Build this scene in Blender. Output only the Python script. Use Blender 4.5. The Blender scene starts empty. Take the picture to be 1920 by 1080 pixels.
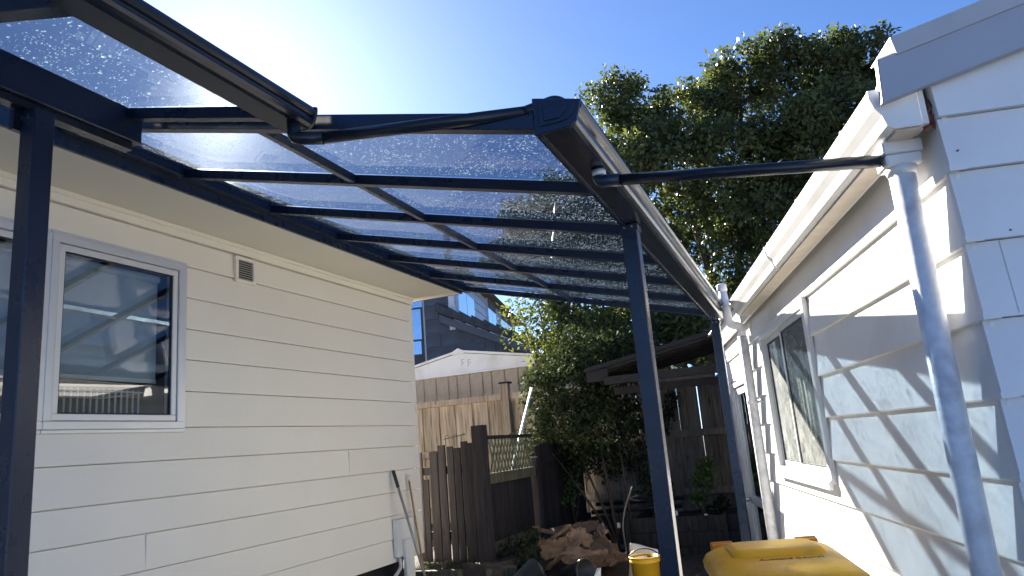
import bpy, bmesh, math, random
import numpy as np
from mathutils import Vector, Matrix
random.seed(7); NR = np.random.default_rng(11)
SC = bpy.context.scene; COL = SC.collection
R = math.radians

# ------------------------------------------------------------------ camera
CH = 1.55                                            # eye height
ROWS = ((0.92131466, -0.15634869, -0.35599773), (0.3800976, 0.16934122, 0.90931258), (-0.08188474, -0.97307689, 0.21544431))
FPX = 1355.0
cd = bpy.data.cameras.new('camera'); cam = bpy.data.objects.new('camera', cd); COL.objects.link(cam)
cd.sensor_width = 36; cd.lens = FPX / 1920 * 36; cd.clip_start = 0.05; cd.clip_end = 3000
mw = Matrix.Identity(4)
for i in range(3):
    mw[i][0] = ROWS[i][0]; mw[i][1] = -ROWS[i][1]; mw[i][2] = -ROWS[i][2]
mw[2][3] = CH
cam.matrix_world = mw; SC.camera = cam

def ray(px, py):
    c = (px - 960, py - 540, FPX)
    return Vector([sum(ROWS[i][j] * c[j] for j in range(3)) / FPX for i in range(3)])
def P(px, py, x=None, y=None, z=None):               # point of the photograph's ray at a known x, y or height
    r = ray(px, py)
    t = x / r.x if x is not None else (y / r.y if y is not None else (z - CH) / r.z)
    return Vector((0, 0, CH)) + r * t

# ------------------------------------------------------------------ sky and sun
SUN_AZ, SUN_EL = -43.3, 28.3
w = bpy.data.worlds.new('World'); SC.world = w; w.use_nodes = True
nt = w.node_tree; bg = nt.nodes['Background']
sky = nt.nodes.new('ShaderNodeTexSky'); sky.sky_type = 'NISHITA'; sky.sun_disc = False
sky.sun_elevation = R(SUN_EL); sky.sun_rotation = R(SUN_AZ); sky.air_density = 0.58; sky.dust_density = 0.3; sky.ozone_density = 7.5
bg.inputs['Strength'].default_value = 0.05
nt.links.new(sky.outputs[0], bg.inputs['Color'])
sl = bpy.data.lights.new('sun', 'SUN'); sl.energy = 5.0; sl.angle = R(0.5); sl.color = (1.0, 0.93, 0.82)
so = bpy.data.objects.new('sun', sl); COL.objects.link(so)
SDIR = Vector((math.sin(R(SUN_AZ)) * math.cos(R(SUN_EL)), math.cos(R(SUN_AZ)) * math.cos(R(SUN_EL)), math.sin(R(SUN_EL))))
so.rotation_euler = SDIR.to_track_quat('Z', 'Y').to_euler(); so.location = SDIR * 40
SC.view_settings.view_transform = 'Standard'; SC.view_settings.look = 'None'
SC.view_settings.exposure = 2.4; SC.view_settings.gamma = 1; SC.view_settings.use_curve_mapping = False
cy = SC.cycles
cy.max_bounces = 9; cy.diffuse_bounces = 4; cy.glossy_bounces = 4; cy.transmission_bounces = 6; cy.transparent_max_bounces = 40
cy.sample_clamp_indirect = 6; cy.caustics_reflective = False; cy.caustics_refractive = False
try: cy.use_denoising = True
except Exception: pass

# ------------------------------------------------------------------ materials
def mat(name, col, rough=0.6, metal=0.0, var=0.0, scale=6.0, bump=0.0, bscale=60.0, spec=0.5, dirt=None, dscale=1.2, damt=0.0, stretch=(1, 1, 1), coat=0.0, rvar=0.0, orand=0.0):
    m = bpy.data.materials.new(name); m.use_nodes = True; t = m.node_tree; b = t.nodes['Principled BSDF']; L = t.links
    b.inputs['Roughness'].default_value = rough; b.inputs['Metallic'].default_value = metal
    b.inputs['Specular IOR Level'].default_value = spec; b.inputs['Coat Weight'].default_value = coat
    co = t.nodes.new('ShaderNodeTexCoord'); mp = t.nodes.new('ShaderNodeMapping'); mp.inputs['Scale'].default_value = stretch
    L.new(co.outputs['Object'], mp.inputs[0])
    def noise(s, d=5):
        n = t.nodes.new('ShaderNodeTexNoise'); n.inputs['Scale'].default_value = s; n.inputs['Detail'].default_value = d; L.new(mp.outputs[0], n.inputs['Vector']); return n
    cur = None
    if var:
        n = noise(scale); r = t.nodes.new('ShaderNodeValToRGB'); L.new(n.outputs[0], r.inputs[0])
        r.color_ramp.elements[0].position = 0.3; r.color_ramp.elements[1].position = 0.7
        r.color_ramp.elements[0].color = tuple(c * (1 - var) for c in col) + (1,); r.color_ramp.elements[1].color = tuple(min(1, c * (1 + var)) for c in col) + (1,)
        cur = r.outputs[0]
    if dirt:
        n = noise(dscale, 8); r = t.nodes.new('ShaderNodeValToRGB'); L.new(n.outputs[0], r.inputs[0])
        r.color_ramp.elements[0].position = 0.48; r.color_ramp.elements[1].position = 0.72
        r.color_ramp.elements[0].color = (0, 0, 0, 1); r.color_ramp.elements[1].color = (damt, damt, damt, 1)
        mx = t.nodes.new('ShaderNodeMix'); mx.data_type = 'RGBA'; L.new(r.outputs[0], mx.inputs[0])
        if cur: L.new(cur, mx.inputs[6])
        else: mx.inputs[6].default_value = (*col, 1)
        mx.inputs[7].default_value = (*dirt, 1); cur = mx.outputs[2]
    if orand and cur:
        oi = t.nodes.new('ShaderNodeObjectInfo'); mr = t.nodes.new('ShaderNodeMapRange'); mr.inputs[3].default_value = 1 - orand; mr.inputs[4].default_value = 1 + orand; L.new(oi.outputs['Random'], mr.inputs[0])
        hs = t.nodes.new('ShaderNodeHueSaturation'); L.new(mr.outputs[0], hs.inputs['Value']); L.new(cur, hs.inputs['Color']); cur = hs.outputs[0]
    if cur: L.new(cur, b.inputs['Base Color'])
    else: b.inputs['Base Color'].default_value = (*col, 1)
    if rvar:
        n = noise(9, 6); mr = t.nodes.new('ShaderNodeMapRange'); L.new(n.outputs[0], mr.inputs[0])
        mr.inputs[1].default_value = .3; mr.inputs[2].default_value = .7; mr.inputs[3].default_value = rough - rvar; mr.inputs[4].default_value = rough + rvar
        L.new(mr.outputs[0], b.inputs['Roughness'])
    if bump:
        n = noise(bscale, 4); bp = t.nodes.new('ShaderNodeBump'); bp.inputs['Strength'].default_value = bump; bp.inputs['Distance'].default_value = 0.02
        L.new(n.outputs[0], bp.inputs['Height']); L.new(bp.outputs[0], b.inputs['Normal'])
    return m

def wood(name, c0, c1, rough=0.85, grain=1.0, moss=None):
    """long-grain timber: streaks along local Z, knots, per-object shift"""
    m = bpy.data.materials.new(name); m.use_nodes = True; t = m.node_tree; b = t.nodes['Principled BSDF']; L = t.links
    b.inputs['Roughness'].default_value = rough; b.inputs['Specular IOR Level'].default_value = .25
    co = t.nodes.new('ShaderNodeTexCoord'); oi = t.nodes.new('ShaderNodeObjectInfo')
    ad = t.nodes.new('ShaderNodeVectorMath'); ad.operation = 'MULTIPLY_ADD'
    cb = t.nodes.new('ShaderNodeCombineXYZ'); ml = t.nodes.new('ShaderNodeMath'); ml.operation = 'MULTIPLY'; ml.inputs[1].default_value = 37.0
    L.new(oi.outputs['Random'], ml.inputs[0])
    for i in range(3): L.new(ml.outputs[0], cb.inputs[i])
    ad.inputs[1].default_value = (1, 1, 1); L.new(co.outputs['Object'], ad.inputs[0]); L.new(cb.outputs[0], ad.inputs[2])
    mp = t.nodes.new('ShaderNodeMapping'); mp.inputs['Scale'].default_value = (34 * grain, 34 * grain, 2.2); L.new(ad.outputs[0], mp.inputs[0])
    n = t.nodes.new('ShaderNodeTexNoise'); n.inputs['Scale'].default_value = 1; n.inputs['Detail'].default_value = 7; n.inputs['Distortion'].default_value = .8; L.new(mp.outputs[0], n.inputs[0])
    r = t.nodes.new('ShaderNodeValToRGB'); L.new(n.outputs[0], r.inputs[0])
    r.color_ramp.elements[0].position = .3; r.color_ramp.elements[1].position = .72
    r.color_ramp.elements[0].color = (*c0, 1); r.color_ramp.elements[1].color = (*c1, 1)
    v = t.nodes.new('ShaderNodeTexVoronoi'); v.inputs['Scale'].default_value = 1; mp2 = t.nodes.new('ShaderNodeMapping'); mp2.inputs['Scale'].default_value = (6, 6, 3.0)
    L.new(ad.outputs[0], mp2.inputs[0]); L.new(mp2.outputs[0], v.inputs[0])
    kr = t.nodes.new('ShaderNodeValToRGB'); kr.color_ramp.elements[0].position = .05; kr.color_ramp.elements[1].position = .16
    kr.color_ramp.elements[0].color = (.35, .35, .35, 1); kr.color_ramp.elements[1].color = (1, 1, 1, 1); L.new(v.outputs['Distance'], kr.inputs[0])
    mx = t.nodes.new('ShaderNodeMix'); mx.data_type = 'RGBA'; mx.blend_type = 'MULTIPLY'; mx.inputs[0].default_value = .8
    L.new(r.outputs[0], mx.inputs[6]); L.new(kr.outputs[0], mx.inputs[7])
    # each board its own tone
    hs = t.nodes.new('ShaderNodeHueSaturation'); mr = t.nodes.new('ShaderNodeMapRange'); mr.inputs[3].default_value = .72; mr.inputs[4].default_value = 1.2
    L.new(oi.outputs['Random'], mr.inputs[0]); L.new(mr.outputs[0], hs.inputs['Value']); L.new(mx.outputs[2], hs.inputs['Color'])
    cur = hs.outputs[0]
    if moss:
        n3 = t.nodes.new('ShaderNodeTexNoise'); n3.inputs['Scale'].default_value = 2.4; n3.inputs['Detail'].default_value = 8; L.new(ad.outputs[0], n3.inputs[0])
        r3 = t.nodes.new('ShaderNodeValToRGB'); r3.color_ramp.elements[0].position = .5; r3.color_ramp.elements[1].position = .75
        r3.color_ramp.elements[1].color = (.7, .7, .7, 1); r3.color_ramp.elements[0].color = (0, 0, 0, 1); L.new(n3.outputs[0], r3.inputs[0])
        m3 = t.nodes.new('ShaderNodeMix'); m3.data_type = 'RGBA'; L.new(r3.outputs[0], m3.inputs[0]); L.new(cur, m3.inputs[6]); m3.inputs[7].default_value = (*moss, 1); cur = m3.outputs[2]
    L.new(cur, b.inputs['Base Color'])
    bp = t.nodes.new('ShaderNodeBump'); bp.inputs['Strength'].default_value = .35; bp.inputs['Distance'].default_value = .004
    L.new(n.outputs[0], bp.inputs['Height']); L.new(bp.outputs[0], b.inputs['Normal'])
    return m

def glass(name, tint=(.8, .85, .85), boost=1.0, base=0.04, rough=0.0, film=0.0, wob=0.0, scat=0.0, dust=0.0):
    m = bpy.data.materials.new(name); m.use_nodes = True; t = m.node_tree; t.nodes.clear(); L = t.links
    o = t.nodes.new('ShaderNodeOutputMaterial'); tr = t.nodes.new('ShaderNodeBsdfTransparent'); tr.inputs[0].default_value = (*tint, 1)
    g = t.nodes.new('ShaderNodeBsdfGlossy'); g.inputs['Roughness'].default_value = rough; g.inputs[0].default_value = (.95, .97, 1, 1)
    fr = t.nodes.new('ShaderNodeFresnel'); fr.inputs[0].default_value = 1.5
    mm = t.nodes.new('ShaderNodeMath'); mm.operation = 'MULTIPLY_ADD'; mm.inputs[1].default_value = boost; mm.inputs[2].default_value = base; mm.use_clamp = True
    L.new(fr.outputs[0], mm.inputs[0]); mx = t.nodes.new('ShaderNodeMixShader')
    ge = t.nodes.new('ShaderNodeNewGeometry'); iv = t.nodes.new('ShaderNodeMath'); iv.operation = 'SUBTRACT'; iv.inputs[0].default_value = 1.0; L.new(ge.outputs['Backfacing'], iv.inputs[1])
    m0 = t.nodes.new('ShaderNodeMath'); m0.operation = 'MULTIPLY'; L.new(mm.outputs[0], m0.inputs[0]); L.new(iv.outputs[0], m0.inputs[1])   # reflect once, on the outer face only
    L.new(m0.outputs[0], mx.inputs[0]); L.new(tr.outputs[0], mx.inputs[1]); L.new(g.outputs[0], mx.inputs[2])
    out = mx.outputs[0]
    if scat:                                          # slight forward scatter of a wet, dusty sheet
        rf_ = t.nodes.new('ShaderNodeBsdfRefraction'); rf_.inputs['Roughness'].default_value = .40; rf_.inputs['IOR'].default_value = 1.09; rf_.inputs[0].default_value = (.72, .76, .8, 1)
        ms = t.nodes.new('ShaderNodeMixShader'); ms.inputs[0].default_value = scat; L.new(tr.outputs[0], ms.inputs[1]); L.new(rf_.outputs[0], ms.inputs[2]); L.new(ms.outputs[0], mx.inputs[1])
    if dust:
        co = t.nodes.new('ShaderNodeTexCoord'); n = t.nodes.new('ShaderNodeTexNoise'); n.inputs['Scale'].default_value = 5; n.inputs['Detail'].default_value = 9; n.inputs['Distortion'].default_value = 2.5; L.new(co.outputs['Object'], n.inputs[0])
        r = t.nodes.new('ShaderNodeMapRange'); r.inputs[1].default_value = .3; r.inputs[2].default_value = .7; r.inputs[3].default_value = dust * .5; r.inputs[4].default_value = dust * 1.3; L.new(n.outputs[0], r.inputs[0])
        df_ = t.nodes.new('ShaderNodeBsdfDiffuse'); df_.inputs[0].default_value = (.62, .64, .62, 1)
        ms = t.nodes.new('ShaderNodeMixShader'); L.new(r.outputs[0], ms.inputs[0]); L.new(out, ms.inputs[1]); L.new(df_.outputs[0], ms.inputs[2]); out = ms.outputs[0]
    if wob:
        co = t.nodes.new('ShaderNodeTexCoord'); n = t.nodes.new('ShaderNodeTexNoise'); n.inputs['Scale'].default_value = 2.5; n.inputs['Detail'].default_value = 2; L.new(co.outputs['Object'], n.inputs[0])
        bp = t.nodes.new('ShaderNodeBump'); bp.inputs['Strength'].default_value = wob; bp.inputs['Distance'].default_value = .02; L.new(n.outputs[0], bp.inputs['Height']); L.new(bp.outputs[0], g.inputs['Normal'])
    if film:
        co = t.nodes.new('ShaderNodeTexCoord'); mp = t.nodes.new('ShaderNodeMapping'); mp.inputs['Scale'].default_value = (.8, 3.5, 1); L.new(co.outputs['Object'], mp.inputs[0])
        n = t.nodes.new('ShaderNodeTexNoise'); n.inputs['Scale'].default_value = 2.6; n.inputs['Detail'].default_value = 9; n.inputs['Distortion'].default_value = .6; L.new(mp.outputs[0], n.inputs[0])
        r = t.nodes.new('ShaderNodeValToRGB'); r.color_ramp.elements[0].position = .42; r.color_ramp.elements[1].position = .8
        r.color_ramp.elements[0].color = (film * .25,) * 3 + (1,); r.color_ramp.elements[1].color = (film,) * 3 + (1,); L.new(n.outputs[0], r.inputs[0])
        tl = t.nodes.new('ShaderNodeBsdfTranslucent'); tl.inputs[0].default_value = (.75, .8, .88, 1)
        m2 = t.nodes.new('ShaderNodeMixShader'); L.new(r.outputs[0], m2.inputs[0]); L.new(out, m2.inputs[1]); L.new(tl.outputs[0], m2.inputs[2]); out = m2.outputs[0]
    L.new(out, o.inputs[0]); return m

def leafmat(name, c0, c1, tcol, tw=.35, rough=.42, spec=.3):
    m = bpy.data.materials.new(name); m.use_nodes = True; t = m.node_tree; b = t.nodes['Principled BSDF']; L = t.links
    at = t.nodes.new('ShaderNodeAttribute'); at.attribute_name = 'tone'
    r = t.nodes.new('ShaderNodeValToRGB'); r.color_ramp.elements[0].color = (*c0, 1); r.color_ramp.elements[1].color = (*c1, 1); L.new(at.outputs['Fac'], r.inputs[0])
    L.new(r.outputs[0], b.inputs['Base Color']); b.inputs['Roughness'].default_value = rough; b.inputs['Specular IOR Level'].default_value = spec
    tl = t.nodes.new('ShaderNodeBsdfTranslucent'); r2 = t.nodes.new('ShaderNodeValToRGB')
    r2.color_ramp.elements[0].color = tuple(c * .55 for c in tcol) + (1,); r2.color_ramp.elements[1].color = (*tcol, 1); L.new(at.outputs['Fac'], r2.inputs[0]); L.new(r2.outputs[0], tl.inputs[0])
    mx = t.nodes.new('ShaderNodeMixShader'); mx.inputs[0].default_value = tw; L.new(b.outputs[0], mx.inputs[1]); L.new(tl.outputs[0], mx.inputs[2])
    L.new(mx.outputs[0], t.nodes['Material Output'].inputs[0]); return m

M = dict(
    cream=mat('cream_paint', (.85, .80, .70), .5, var=.02, scale=1.2, dirt=(.6, .57, .48), dscale=.8, damt=.16, bump=.05, bscale=40),
    soffit=mat('shaded_cream_paint', (.70, .66, .56), .6, var=.02, scale=3),  # same cream paint as the walls, darkened for shade under the eave
    white=mat('white_paint', (.80, .79, .76), .5, var=.03, scale=2, dirt=(.55, .53, .48), dscale=2.2, damt=.4, bump=.06, bscale=40),
    gable=mat('white_gable_paint', (.78, .78, .77), .5, var=.03, scale=2, dirt=(.5, .5, .5), dscale=2.5, damt=.35, bump=.06, bscale=40),
    barge=mat('grey_barge_paint', (.36, .38, .43), .45, var=.03, scale=3),
    gutterw=mat('white_gutter', (.82, .81, .78), .35, dirt=(.45, .43, .38), dscale=3, damt=.35),
    tan=mat('tan_board', (.52, .46, .38), .7, var=.1, scale=12, bump=.1),
    pipew=mat('white_pvc', (.74, .75, .77), .42, var=.10, scale=26, dirt=(.36, .36, .37), dscale=12, damt=.6, bump=.06, bscale=70),
    navy=mat('navy_powder_coat', (.010, .019, .044), .3, var=.08, scale=3, spec=.42, rvar=.06),
    navyg=mat('navy_gutter', (.014, .018, .028), .2, spec=.3, rvar=.05),
    dark=mat('dark_void', (.02, .02, .022), .9),
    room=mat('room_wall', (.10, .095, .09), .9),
    alu=mat('silver_aluminium', (.66, .67, .68), .35, metal=.35, rvar=.05),
    aluw=mat('pale_aluminium', (.72, .72, .71), .4, metal=.2),
    rubber=mat('black_seal', (.012, .012, .013), .6),
    blind=mat('roller_blind', (.45, .48, .54), .8),
    curtain=mat('net_curtain', (.5, .5, .48), .9, var=.1, scale=20),
    wire=mat('white_wire', (.8, .8, .78), .4), plate=mat('white_plate', (.75, .76, .74), .25), bench=mat('bench_top', (.45, .42, .36), .4, var=.1),
    grill=mat('vent_grey', (.5, .49, .46), .5), ventdark=mat('vent_dark', (.05, .05, .05), .8),
    conc=mat('concrete', (.46, .45, .42), .9, var=.18, scale=5, bump=.2, bscale=50, dirt=(.1, .1, .09), damt=.5),
    soil=mat('soil', (.055, .042, .032), .95, var=.35, scale=14, bump=.6, bscale=40),
    mulch=mat('mulch', (.06, .035, .025), .95, var=.5, scale=40, bump=.8, bscale=70),
    pale=wood('weathered_paling', (.15, .115, .085), (.41, .35, .285)), rail=wood('weathered_rail', (.22, .17, .13), (.46, .40, .32)),
    gate=wood('dark_stained_timber', (.014, .012, .014), (.038, .033, .036)),
    green=wood('mossy_timber', (.05, .045, .03), (.13, .115, .08), moss=(.05, .075, .03)),
    lath=wood('green_lath', (.07, .085, .06), (.16, .18, .13), moss=(.06, .09, .04)),
    sleeper=wood('sleeper_timber', (.045, .042, .032), (.12, .11, .08), moss=(.07, .085, .04)),
    plank=wood('dark_planter_board', (.03, .028, .026), (.08, .075, .068)),
    rib=mat('brown_ribbed_steel', (.36, .30, .235), .45, var=.08, scale=4, dirt=(.16, .12, .09), dscale=3, damt=.5),
    shedw=mat('white_shed', (.72, .73, .72), .45, dirt=(.45, .44, .38), dscale=2.5, damt=.5), mark=mat('grey_mark', (.5, .5, .49), .6),
    tile=mat('charcoal_cladding', (.10, .11, .13), .75, var=.3, scale=2.2, bump=.2, bscale=25),
    slate=mat('slate_board', (.11, .12, .14), .55), rooft=mat('charcoal_roof_tile', (.06, .06, .062), .6, var=.25, scale=5), rooflt=mat('brown_roof_tile', (.11, .09, .075), .7, var=.25, scale=6),
    wboard=mat('pale_blue_weatherboard', (.62, .66, .70), .5), wtrim=mat('white_trim', (.8, .8, .8), .5),
    nglass=mat('neighbour_glass', (.50, .62, .70), .04, spec=1.0, metal=.75),
    pot=mat('black_plastic_pot', (.02, .022, .024), .4), bucket=mat('yellow_bucket', (.72, .42, .02), .38, dirt=(.3, .2, .05), dscale=6, damt=.4),
    lid=mat('yellow_bin_lid', (.95, .45, .004), .45, var=.10, scale=5, dirt=(.5, .29, .04), dscale=9, damt=.5, bump=.08, bscale=60),
    binb=mat('blue_bin_body', (.02, .045, .085), .45, var=.1), binr=mat('grey_bin_rim', (.45, .46, .47), .5), orange=mat('orange_hinge', (.65, .24, .02), .4),
    ink=mat('dark_ink', (.08, .045, .01), .7), sheetp=mat('white_plastic_sheet', (.7, .72, .74), .35), pole=mat('grey_pole', (.33, .32, .31), .45, metal=.3),
    poleb=mat('brown_pole', (.38, .22, .10), .5, var=.2, scale=20), grip=mat('green_grip', (.012, .03, .026), .6), polew=mat('white_pole', (.75, .75, .72), .4),
    bark=mat('dry_bark', (.24, .155, .095), .9, orand=.8, var=.4, scale=9, bump=.5, bscale=30, dirt=(.14, .085, .055), dscale=5, damt=.8), canopy=mat('dark_canopy_sheet', (.022, .023, .026), .7, spec=.15, var=.1),
    canw=mat('canopy_beam', (.03, .03, .032), .8, spec=.15, var=.2), cong=mat('conduit_grey', (.55, .55, .53), .5),
    stem=mat('bark_stem', (.09, .07, .05), .9, var=.3, scale=20, bump=.4), twig=mat('dry_twig', (.36, .29, .21), .8),
    roofcor=mat('grey_corrugated_roof', (.42, .41, .40), .45, var=.08), cap=mat('grey_flashing', (.42, .43, .44), .4, var=.06, scale=12), brick=mat('red_nest', (.24, .1, .07), .9, var=.5, scale=30, bump=.6),
    steel=mat('chrome', (.6, .6, .6), .2, metal=1), hinge=mat('rust', (.2, .1, .06), .8),
    wglass=glass('window_glass', (.84, .89, .9), 1.3, .15, wob=.008), dglass=glass('door_glass', (.35, .38, .4), 1.2, .05, wob=.05),
    rwglass=glass('side_window_glass', (.62, .68, .68), 1.0, .05, wob=.05, dust=.26),
    poly=glass('tinted_polycarbonate', (.385, .455, .525), .8, 0.0, rough=.02, film=.017, scat=.05, wob=.10),
    drop=None,
)
def dropmat():
    m = bpy.data.materials.new('raindrop'); m.use_nodes = True; t = m.node_tree; t.nodes.clear(); L = t.links
    o = t.nodes.new('ShaderNodeOutputMaterial'); tl = t.nodes.new('ShaderNodeBsdfTranslucent'); tl.inputs[0].default_value = (.95, .97, 1, 1)
    gl = t.nodes.new('ShaderNodeBsdfRefraction'); gl.inputs['Roughness'].default_value = .35; gl.inputs['IOR'].default_value = 1.2
    mx = t.nodes.new('ShaderNodeMixShader'); mx.inputs[0].default_value = .45; L.new(tl.outputs[0], mx.inputs[1]); L.new(gl.outputs[0], mx.inputs[2]); L.new(mx.outputs[0], o.inputs[0]); return m
M['drop'] = dropmat()
LEAF_T = leafmat('tree_leaf', (.046, .066, .028), (.115, .135, .055), (.16, .20, .04), .30, .5)
LEAF_Y = leafmat("yellow_green_leaf", (.035, .058, .018), (.09, .11, .03), (.21, .25, .035), .4, .5)
LEAF_S = leafmat('shrub_leaf', (.018, .030, .016), (.045, .060, .028), (.06, .085, .022), .22, .8, .1)
LEAF_N = leafmat('fresh_leaf', (.06, .11, .03), (.14, .2, .07), (.2, .3, .06), .3)

# ------------------------------------------------------------------ mesh helpers
class MB:
    def __init__(s): s.v = []; s.f = []
    def add(s, vs, fs):
        o = len(s.v); s.v += [tuple(v) for v in vs]; s.f += [tuple(i + o for i in f) for f in fs]; return s
    def box(s, lo, hi):
        (a, b, c), (d, e, f) = lo, hi
        return s.add([(a, b, c), (d, b, c), (d, e, c), (a, e, c), (a, b, f), (d, b, f), (d, e, f), (a, e, f)],
                     [(0, 3, 2, 1), (4, 5, 6, 7), (0, 1, 5, 4), (1, 2, 6, 5), (2, 3, 7, 6), (3, 0, 4, 7)])
    def obox(s, o, ex, ey, ez):                      # box from a corner and three edge vectors
        o, ex, ey, ez = map(Vector, (o, ex, ey, ez))
        if ex.cross(ey).dot(ez) < 0: ex, ey = ey, ex
        return s.add([o, o + ex, o + ex + ey, o + ey, o + ez, o + ex + ez, o + ex + ey + ez, o + ey + ez],
                     [(0, 3, 2, 1), (4, 5, 6, 7), (0, 1, 5, 4), (1, 2, 6, 5), (2, 3, 7, 6), (3, 0, 4, 7)])
    def bar(s, p, q, w_, h_, up=(0, 0, 1)):          # centred bar, w across, h along up
        p, q = Vector(p), Vector(q); d = (q - p); u = Vector(up); sd = d.cross(u).normalized(); u = sd.cross(d).normalized()
        return s.obox(p - sd * w_ / 2 - u * h_ / 2, d, sd * w_, u * h_)
    def prism(s, poly, off):                         # polygon of 3D points extruded by vector
        poly = [Vector(p) for p in poly]; off = Vector(off); n = len(poly)
        nrm = Vector((0, 0, 0))
        for i in range(n): nrm += poly[i].cross(poly[(i + 1) % n])
        if nrm.dot(off) > 0: poly = poly[::-1]
        vs = poly + [p + off for p in poly]
        return s.add(vs, [tuple(range(n)), tuple(range(2 * n - 1, n - 1, -1))] + [((i + 1) % n, i, n + i, n + (i + 1) % n) for i in range(n)])
    def tube(s, pts, r, n=12, cap=True):
        pts = [Vector(p) for p in pts]; m = len(pts); rs = r if isinstance(r, (list, tuple)) else [r] * m
        vs = []; fs = []; prev = None
        for i, p in enumerate(pts):
            d = (pts[min(i + 1, m - 1)] - pts[max(i - 1, 0)]).normalized()
            if prev is None: a = d.orthogonal().normalized()
            else: a = (prev - d * prev.dot(d)).normalized()
            prev = a; b = d.cross(a)
            for k in range(n):
                t = 2 * math.pi * k / n; vs.append(p + (a * math.cos(t) + b * math.sin(t)) * rs[i])
        for i in range(m - 1):
            for k in range(n): fs.append((i * n + k, i * n + (k + 1) % n, (i + 1) * n + (k + 1) % n, (i + 1) * n + k))
        if cap: fs += [tuple(range(n - 1, -1, -1)), tuple(range((m - 1) * n, m * n))]
        return s.add(vs, fs)
    def lathe(s, c, prof, n=24, sx=1, sy=1):
        c = Vector(c); vs = []; fs = []
        for r_, z in prof:
            for k in range(n):
                t = 2 * math.pi * k / n; vs.append((c.x + r_ * math.cos(t) * sx, c.y + r_ * math.sin(t) * sy, c.z + z))
        for i in range(len(prof) - 1):
            for k in range(n): fs.append((i * n + k, i * n + (k + 1) % n, (i + 1) * n + (k + 1) % n, (i + 1) * n + k))
        return s.add(vs, fs)
    def build(s, name, m, parent=None, smooth=False, bevel=0.0, label=None, kind=None, origin=None, seg=1):
        base = Vector((0, 0, 0))
        if parent is not None: base = world_of(parent)
        if origin is None:
            org = sum((Vector(v) for v in s.v), Vector()) / max(1, len(s.v))
        else: org = Vector(origin)
        me = bpy.data.meshes.new(name); me.from_pydata([(v[0] - org.x, v[1] - org.y, v[2] - org.z) for v in s.v], [], s.f); me.update()
        me.materials.append(m)
        if smooth:
            me.polygons.foreach_set('use_smooth', [True] * len(me.polygons))
        o = bpy.data.objects.new(name, me); COL.objects.link(o); o.location = org - base
        if parent is not None: o.parent = parent
        if bevel:
            b = o.modifiers.new('bevel', 'BEVEL'); b.width = bevel; b.segments = seg; b.limit_method = 'ANGLE'; b.angle_limit = R(40)
        if label: o['label'] = label
        if kind: o['kind'] = kind
        return o
def world_of(o):
    p = Vector(o.location)
    while o.parent is not None: o = o.parent; p += Vector(o.location)
    return p
def tag(o, label=None, cat=None, group=None, kind=None):
    if label: o['label'] = label
    if cat: o['category'] = cat
    if group: o['group'] = group
    if kind: o['kind'] = kind
    return o
def thing(name, loc, label, cat, group=None):
    o = bpy.data.objects.new(name, None); COL.objects.link(o); o.location = loc; o.empty_display_size = .1
    return tag(o, label, cat, group)
def piece(src, parent, loc, rot=None, scale=None):   # an alike piece sharing mesh data, loc in world space
    o = src.copy(); COL.objects.link(o); o.parent = parent; o.location = Vector(loc) - (world_of(parent) if parent else Vector())
    if rot is not None: o.rotation_euler = rot
    if scale is not None: o.scale = scale
    return o
def arc(c, a, b, r, t0, t1, n=8):
    c, a, b = Vector(c), Vector(a), Vector(b)
    return [c + (a * math.cos(t0 + (t1 - t0) * i / n) + b * math.sin(t0 + (t1 - t0) * i / n)) * r for i in range(n + 1)]
def bend(pts, r=.05, n=6):                           # round the corners of a polyline
    pts = [Vector(p) for p in pts]; out = [pts[0]]
    for i in range(1, len(pts) - 1):
        a = (pts[i - 1] - pts[i]); b = (pts[i + 1] - pts[i]); ra = min(r, a.length * .45, b.length * .45)
        p0 = pts[i] + a.normalized() * ra; p2 = pts[i] + b.normalized() * ra
        for k in range(n + 1):
            t = k / n; out.append(p0 * (1 - t) ** 2 + pts[i] * 2 * t * (1 - t) + p2 * t * t)
    return out + [pts[-1]]

# ================================================================== GROUND
g = MB()
g.add([(-400, -400, 0), (400, -400, 0), (400, 800, 0), (-400, 800, 0)], [(0, 1, 2, 3)])
tag(g.build('ground', M['soil'], origin=(0, 0, 0)), kind='structure')
g = MB(); g.box((-3.95, -14, -.1), (1.2, 6.3, .006)); g.box((1.2, -14, -.1), (14, 2.2, .006)); g.box((-12, -14, -.1), (-3.95, -3.4, .006)); tag(g.build('patio_and_bounce_slab', M['conc'], origin=(0, 0, 0)), kind='structure')  # patio plus unseen pale concrete added beyond it to bounce sunlight onto walls
def mound(name, x0, x1, y0, y1, z, amp, nx, ny, m, seed):
    rr = random.Random(seed); b = MB(); vs = []; fs = []
    for j in range(ny + 1):
        for i in range(nx + 1):
            u, v = i / nx, j / ny; e = min(u, 1 - u, v, 1 - v)
            vs.append((x0 + (x1 - x0) * u, y0 + (y1 - y0) * v, (z + rr.uniform(-amp, amp)) if e > 0 else 0.0))
    for j in range(ny):
        for i in range(nx): a = j * (nx + 1) + i; fs.append((a, a + 1, a + nx + 2, a + nx + 1))
    b.add(vs, fs); return b.build(name, m, smooth=True, origin=(0, 0, 0))
tag(mound('raised_soil', -7.5, -2.86, 6.52, 11.6, .46, .035, 40, 44, M['soil'], 1), kind='structure')
tag(mound('garden_soil', -2.86, 1.0, 6.6, 9.5, .12, .04, 40, 36, M['soil'], 2), kind='structure')

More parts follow.
